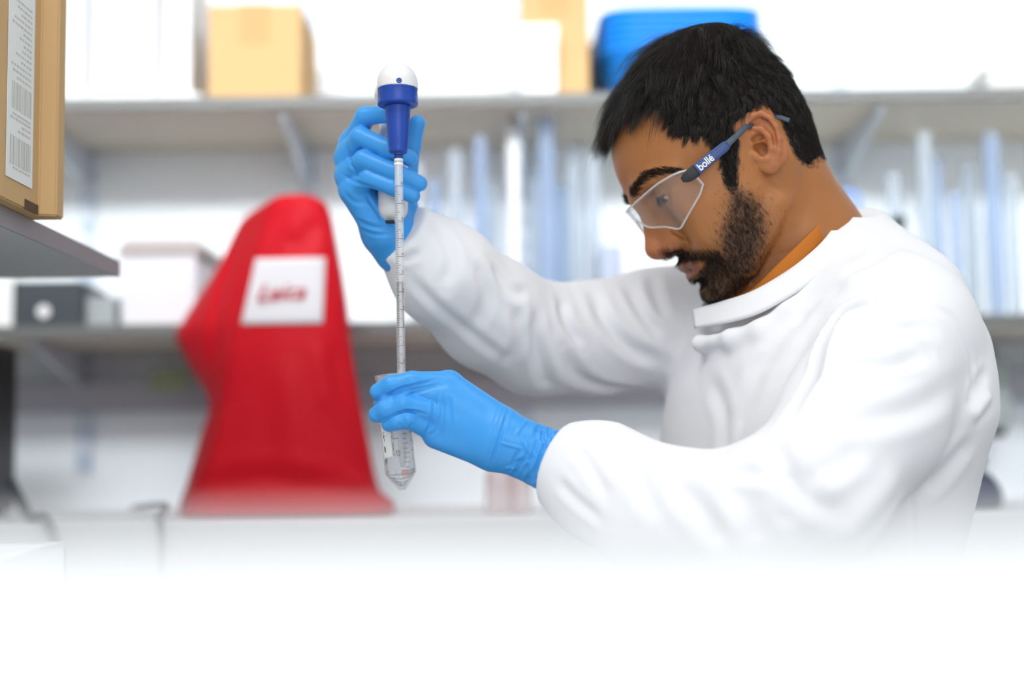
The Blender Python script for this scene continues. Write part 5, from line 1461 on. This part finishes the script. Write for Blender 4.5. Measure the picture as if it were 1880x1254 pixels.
    for (ya, yb) in ((255, 308), (155, 205)):
        zA, zB = sz(33, yb)[1], sz(33, ya)[1]; s = s0 + W_ * .10
        while s < s1 - W_ * .14:
            w_ = rg.choice([.0007, .0011, .0018, .0026]) * W_ / .06
            panel('', s, s + w_, zA, zB, .001, None, None, .0002, bm); s += w_ + rg.choice([.0008, .0013, .002]) * W_ / .06
    for y in list(range(4, 150, 11)) + [216, 224, 234, 244, 315]:
        z = sz(33, y)[1]; a_ = s0 + W_ * .12; b_ = a_ + W_ * rg.uniform(.3, .74); 
        while a_ < b_:
            w_ = rg.uniform(.002, .007); panel('', a_, a_ + w_, z, z + .0018, .001, None, None, .0002, bm); a_ += w_ + .002
    bm_obj('print', bm, bar, lb)
    return e

def build_front():
    top = bpy.data.materials['white_laminate']; cab = bpy.data.materials['pale_cabinet']
    zf = .90
    tag(box_obj('island_worktop', (-1.3, .05, zf - .04), (.06, 1.22, zf), top, bevel=.004), 'white worktop of the near bench under the gloved hands', 'worktop')
    tag(box_obj('island_worktop', (.061, .05, zf - .04), (1.4, 1.02, zf), top, bevel=.004), 'white worktop of the near bench in front of the seated man', 'worktop')
    for i, (x0, x1, y1) in enumerate(((-1.28, -.62, 1.18), (-.61, .05, .70), (.08, .72, .70), (.73, 1.38, .70))):
        e = empty('island_cabinet', ((x0 + x1) / 2, .4, 0), ['first', 'second', 'third', 'fourth'][i] + ' pale cabinet from the left under the near bench', 'cabinet', 'cabinets under the near bench')
        box_obj('carcass', (x0, .10, .08), (x1, y1, zf - .041), cab, e, .002)
        box_obj('plinth', (x0, .14, 0), (x1, y1 - .04, .08), bpy.data.materials['dark_plinth'], e, 0)
    foam = mat('white_polystyrene', (0.86, 0.885, 0.90), rough=.7, bump=(300, .1))
    e = empty('foam_box', (0, .2, zf), 'white polystyrene box close to the lens along the bottom of the picture', 'box')
    zt = P(940, 982, .28)[2]
    box_obj('box_base', (-.46, .09, zf + .0005), (.46, .276, zt - .022), foam, e, .006)
    box_obj('lid', (-.465, .085, zt - .0215), (.465, .28, zt), foam, e, .005)
    # white open tray at the left
    wt = mat('white_tray_plastic', (.80, .83, .86), .4); e = empty('open_tray', (-.47, 1.08, zf), 'open white plastic tray on the near bench at the left edge', 'tray')
    zt = P(105, 999, 1.2)[2]
    a, b = np.array([P(-30, 1035, .98)[0], .98]), np.array([P(118, 999, 1.2)[0], 1.2])
    dv = (b - a) / np.linalg.norm(b - a); nv = np.array([-dv[1], dv[0]])
    if nv[0] > 0: nv = -nv
    corners = [a, b, b + nv * .16, a + nv * .16]
    bm = bmesh.new()
    def wall(p, q, th=.003):
        d = (q - p) / np.linalg.norm(q - p); m = np.array([-d[1], d[0]]) * th
        c = [(*x, z) for z in (zf + .0008, zt) for x in (p, q, q + m, p + m)]
        v = [bm.verts.new(x) for x in c]
        for f in ((0, 1, 2, 3), (4, 5, 6, 7), (0, 1, 5, 4), (1, 2, 6, 5), (2, 3, 7, 6), (3, 0, 4, 7)): bm.faces.new([v[i] for i in f])
    for i in range(4): wall(corners[i], corners[(i + 1) % 4])
    v = [bm.verts.new((*x, z)) for z in (zf + .0008, zf + .004) for x in corners]
    for f in ((0, 1, 2, 3), (4, 5, 6, 7), (0, 1, 5, 4), (1, 2, 6, 5), (2, 3, 7, 6), (3, 0, 4, 7)): bm.faces.new([v[i] for i in f])
    bm_obj('tray_shell', bm, wt, e)
    V, F = tube_arrays([(*c, zt) for c in corners], .0028, 8, True); bm = bmesh.new(); vs = [bm.verts.new(x) for x in V]; [bm.faces.new([vs[i] for i in f]) for f in F]; bm_obj('rolled_rim', bm, wt, e, True)

def build_bench_things(zb):
    blk = bpy.data.materials['black_plastic']
    Y = 2.0
    e = empty('black_instrument', (Xat(-60, Y + .2), Y + .1, zb), 'tall black instrument at the left edge of the back bench', 'instrument')
    xr = Xat(34, Y + .26)
    box_obj('case', (xr - .17, Y, zb + .012), (xr, Y + .26, Zat(640, Y + .26, 10)), blk, e, .006)
    box_obj('front_panel', (xr - .162, Y - .003, zb + .05), (xr - .008, Y + .0005, Zat(670, Y + .26, 10)), mat('brown_black_panel', (.022, .014, .012), .35), e, .002)
    for x in (xr - .15, xr - .02):
        for y in (Y + .03, Y + .24):
            bm = bmesh.new(); lathe(bm, [(0, .012), (.0125, .012)], np.array([x, y, zb + .0005]), np.array([x, y, zb + 1]), 16); bm_obj('foot', bm, blk, e)
    dk = mat('dark_slate_rubber', (.07, .085, .10), .5)
    tag(tube_obj('power_cable', spline([(Xat(24, 2.12), 2.12, zb + .06), (Xat(44, 2.05), 2.05, zb + .03), (Xat(62, 1.96), 1.96, zb + .0085), (Xat(86, 1.92), 1.924, zb + .0085), (Xat(100, 1.90), 1.912, zb - .02), (Xat(112, 1.90), 1.912, zb - .06), (Xat(130, 1.9), 1.912, zb - .2)], 40), .007, dk), 'dark cable from the black instrument hanging over the bench edge', 'cable')
    tag(tube_obj('power_cable', spline([(Xat(250, 2.4), 2.4, zb + .0085), (Xat(300, 2.1), 2.12, zb + .02), (Xat(300, 2.0), 2.0, zb + .009), (Xat(297, 1.93), 1.925, zb + .009), (Xat(296, 1.9), 1.912, zb - .02), (Xat(296, 1.9), 1.912, zb - .09)], 40), .0045, dk), 'dark cable left of the red dust cover hanging over the bench edge', 'cable')
    # equipment right of the man
    e = empty('water_bath', (Xat(1800, 2.1), 2.15, zb), 'low dark blue rounded instrument on the back bench right of the man', 'instrument')
    f = Field([Xat(1740, 2.1) - .05, 2.0, zb - .01], [Xat(1860, 2.1) + .03, 2.36, zb + .1], .003)
    f.op(rc(np.array([Xat(1772, 2.1), 2.1, zb + .026]), np.array([Xat(1800, 2.1), 2.25, zb + .03]), .036, .034), .01)
    f.op(rc(np.array([Xat(1800, 2.1), 2.1, zb + .012]), np.array([Xat(1826, 2.1), 2.2, zb + .012]), .016, .016), .03)
    f.op((lambda X, Y, Z: zb + .001 - Z + 0 * X + 0 * Y, np.array([-9, 0, 0]), np.array([9, 9, zb])), .0, 's') if False else None
    V, Q = f.mesh(1); V[:, 2] = np.maximum(V[:, 2], zb + .0008)
    np_mesh('housing', V, Q, mat('ink_blue_plastic', (.06, .075, .13), .45), e)
    bm = bmesh.new(); c = np.array([Xat(1790, 2.1), 2.12, zb + .064]); lathe(bm, [(0, .014), (.01, .014), (.012, .011)], c, c + np.array([0, 0, 1.0]), 20); bm_obj('knob', bm, blk, e, True)
    # grey arm of the fume hose on the wall, right of the man
    g = mat('grey_duct_plastic', (.36, .40, .40), .5)
    e = empty('wall_dispenser', (Xat(1822, 2.5), 2.55, Zat(800, 2.5)), 'rounded grey dispenser on the wall right of the man below the lower shelf', 'dispenser')
    x0, x1 = Xat(1784, 2.5), Xat(1850, 2.5)
    box_obj('shell', (x0, 2.48, Zat(800, 2.5)), (x1, WALL_Y - .0005, Zat(668, 2.5)), g, e, .022)
    box_obj('outlet', (x0 + .01, 2.50, Zat(812, 2.5)), (x1 - .01, WALL_Y - .01, Zat(800, 2.5) + .002), blk, e, .003)
    bm = bmesh.new(); c = np.array([(x0 + x1) / 2, 2.52, Zat(668, 2.5) - .004]); lathe(bm, [(0, .014), (.022, .014), (.026, .010)], c, c + np.array([0, 0, 1.0]), 20); tag(bm_obj('cap', bm, mat('blue_grey_cap', (.16, .19, .26), .5), e, True), 'blue grey cap')
    # clear bottles standing on the bench behind the tube
    pk = clear_mat('pinkish_bottle', (.95, .88, .88), .08, refl=1.2, haze=.3, haze_col=(.9, .78, .78))
    for (px, r, h, lb) in ((915, .022, .085, 'pinkish clear bottle on the back bench behind the lower glove'), (952, .017, .075, 'slimmer pinkish clear bottle beside the sleeve on the back bench')):
        x, Y = Xat(px, 2.1), 2.1; b = empty('reagent_bottle', (x, Y, zb), lb, 'bottle')
        bm = bmesh.new(); lathe(bm, [(0, r * .95), (.003, r), (h * .7, r), (h * .86, r * .45), (h, r * .45)], np.array([x, Y, zb + .0005]), np.array([x, Y, zb + 1]), 24); bm_obj('glass', bm, pk, b, True)
        bm = bmesh.new(); lathe(bm, [(h, r * .55), (h + .014, r * .55), (h + .016, r * .4)], np.array([x, Y, zb + .0005]), np.array([x, Y, zb + 1]), 20); bm_obj('cap', bm, bpy.data.materials['white_card'], b, True)

def build_lower_body(person):
    tr = mat('charcoal_trousers', (.04, .042, .05), .85)
    hipc = np.array([P(1490, 1000, 1.40)[0], 1.40, .655])
    f = Field([-.25, .85, .02], [.62, 1.75, .82], .008)
    f.op(ell(hipc + [0, 0, .04], np.array([.15, .15, .11])), .03)
    for s in (-1, 1):
        h = hipc + TL * .09 * s + [0, 0, .0]; k = h + TF * .40 + np.array([0, 0, -.03]); k = np.array([max(k[0], -.12), k[1], .625]); a = np.array([k[0] - .02, k[1] + .02, .12])
        f.op(rc(h, k, .085, .066), .04); f.op(rc(k, a, .064, .050), .02)
    V, Q = f.mesh(1); np_mesh('trousers', V, Q, tr, person)
    sh = mat('black_leather', (.015, .014, .014), .35)
    for s in (-1, 1):
        h = hipc + TL * .09 * s; k = h + TF * .40; a = np.array([max(k[0], -.12) - .02, k[1] + .02, .0])
        f = Field(a - [.30, .25, .01], a + [.2, .2, .16], .005)
        f.op(rc(a + [.03, .01, .045], a + TF * .17 + [0, 0, .034], .042, .034, (TL, .95)), .02); f.op(rc(a + [0, 0, .06], a + [0, 0, .12], .044, .046), .02)
        V, Q = f.mesh(1); V[:, 2] = np.maximum(V[:, 2], .002); np_mesh('shoe', V, Q, sh, person)
    st = empty('lab_stool', (hipc[0], hipc[1], 0), 'round black lab stool on which the man in the white coat sits', 'stool')
    ch = mat('chrome', (.6, .6, .62), .2, 1.0); vin = mat('black_vinyl_seat', (.02, .02, .022), .4)
    c = np.array([hipc[0], hipc[1], 0.0]); up = np.array([0, 0, 1.0])
    bm = bmesh.new(); lathe(bm, [(.50, .14), (.505, .165), (.53, .17), (.545, .165), (.552, .12)], c, c + up, 40); bm_obj('seat', bm, vin, st, True)
    bm = bmesh.new(); lathe(bm, [(.08, .03), (.3, .03), (.3, .018), (.50, .018)], c, c + up, 20); bm_obj('gas_post', bm, ch, st, True)
    for i in range(5):
        q = 2 * math.pi * i / 5; d = np.array([math.cos(q), math.sin(q), 0])
        tube_obj('leg', [c + up * .10 + d * .02, c + up * .085 + d * .15, c + up * .06 + d * .27], .014, ch, st, 10)
        bm = bmesh.new(); w_ = c + d * .27 + up * .028; n_ = np.cross(d, up); lathe(bm, [(-.01, .026), (.01, .026)], w_, w_ + n_, 18); bm_obj('castor', bm, vin, st)
# ------------------------------------------------------------------ light, camera, assembly
def area(name, loc, target, size, size_y, energy, col):
    l = bpy.data.lights.new(name, 'AREA'); l.energy = energy; l.shape = 'RECTANGLE'; l.size = size; l.size_y = size_y; l.color = col
    o = bpy.data.objects.new(name, l); C.objects.link(o); loc = Vector(loc)
    o.matrix_world = Matrix.Translation(loc) @ (Vector(target) - loc).to_track_quat('-Z', 'Y').to_matrix().to_4x4()
    return o

def build_light():
    w = bpy.data.worlds.new('room_light'); sc.world = w; w.use_nodes = True
    w.node_tree.nodes['Background'].inputs[0].default_value = (0.92, 0.96, 1.0, 1); w.node_tree.nodes['Background'].inputs[1].default_value = 0.50
    area('ceiling_lamp', (-0.55, 0.45, 2.5), (-.35, 0.75, 0), 1.1, 0.5, 11.5, (1.0, .985, .96))
    area('ceiling_lamp', (0.75, 0.55, 2.55), (.75, 0.65, 0), 1.2, 0.6, 4, (1.0, .985, .96))
    wash = area('wall_fill_light', (0.1, 0.3, 2.3), (0.1, 2.62, 1.56), 2.6, 0.3, 7, (.95, .98, 1.0)); wash.data.spread = math.radians(38)  # added fill light, narrow so it brightens the back wall but misses the man
    # daylight from the windows behind the camera
    area('window_daylight', (0.3, -1.6, 1.9), (0.15, 1.3, 1.15), 2.0, 1.2, 15, (.97, .985, 1.0))

def build_camera():
    cd = bpy.data.cameras.new('camera'); c = bpy.data.objects.new('camera', cd); C.objects.link(c)
    c.matrix_world = CAM_M; cd.lens = LENS; cd.sensor_width = 36; cd.clip_start = .01
    cd.dof.use_dof = True; cd.dof.focus_distance = 1.285; cd.dof.aperture_fstop = 1.8
    sc.camera = c

sc.view_settings.view_transform = 'Standard'; sc.view_settings.look = 'None'; sc.view_settings.gamma = 1.0; sc.view_settings.use_curve_mapping = False
sc.view_settings.exposure = 0.36
sc.cycles.use_denoising = True
sc.cycles.transparent_max_bounces = 32; sc.cycles.max_bounces = 16; sc.cycles.transmission_bounces = 16
shelves, ZB = build_room()
build_cover(ZB); build_bench_things(ZB); build_left_shelf(); build_front()
person = build_person(); build_lower_body(person)
build_glasses(); build_tools()
build_light(); build_camera()
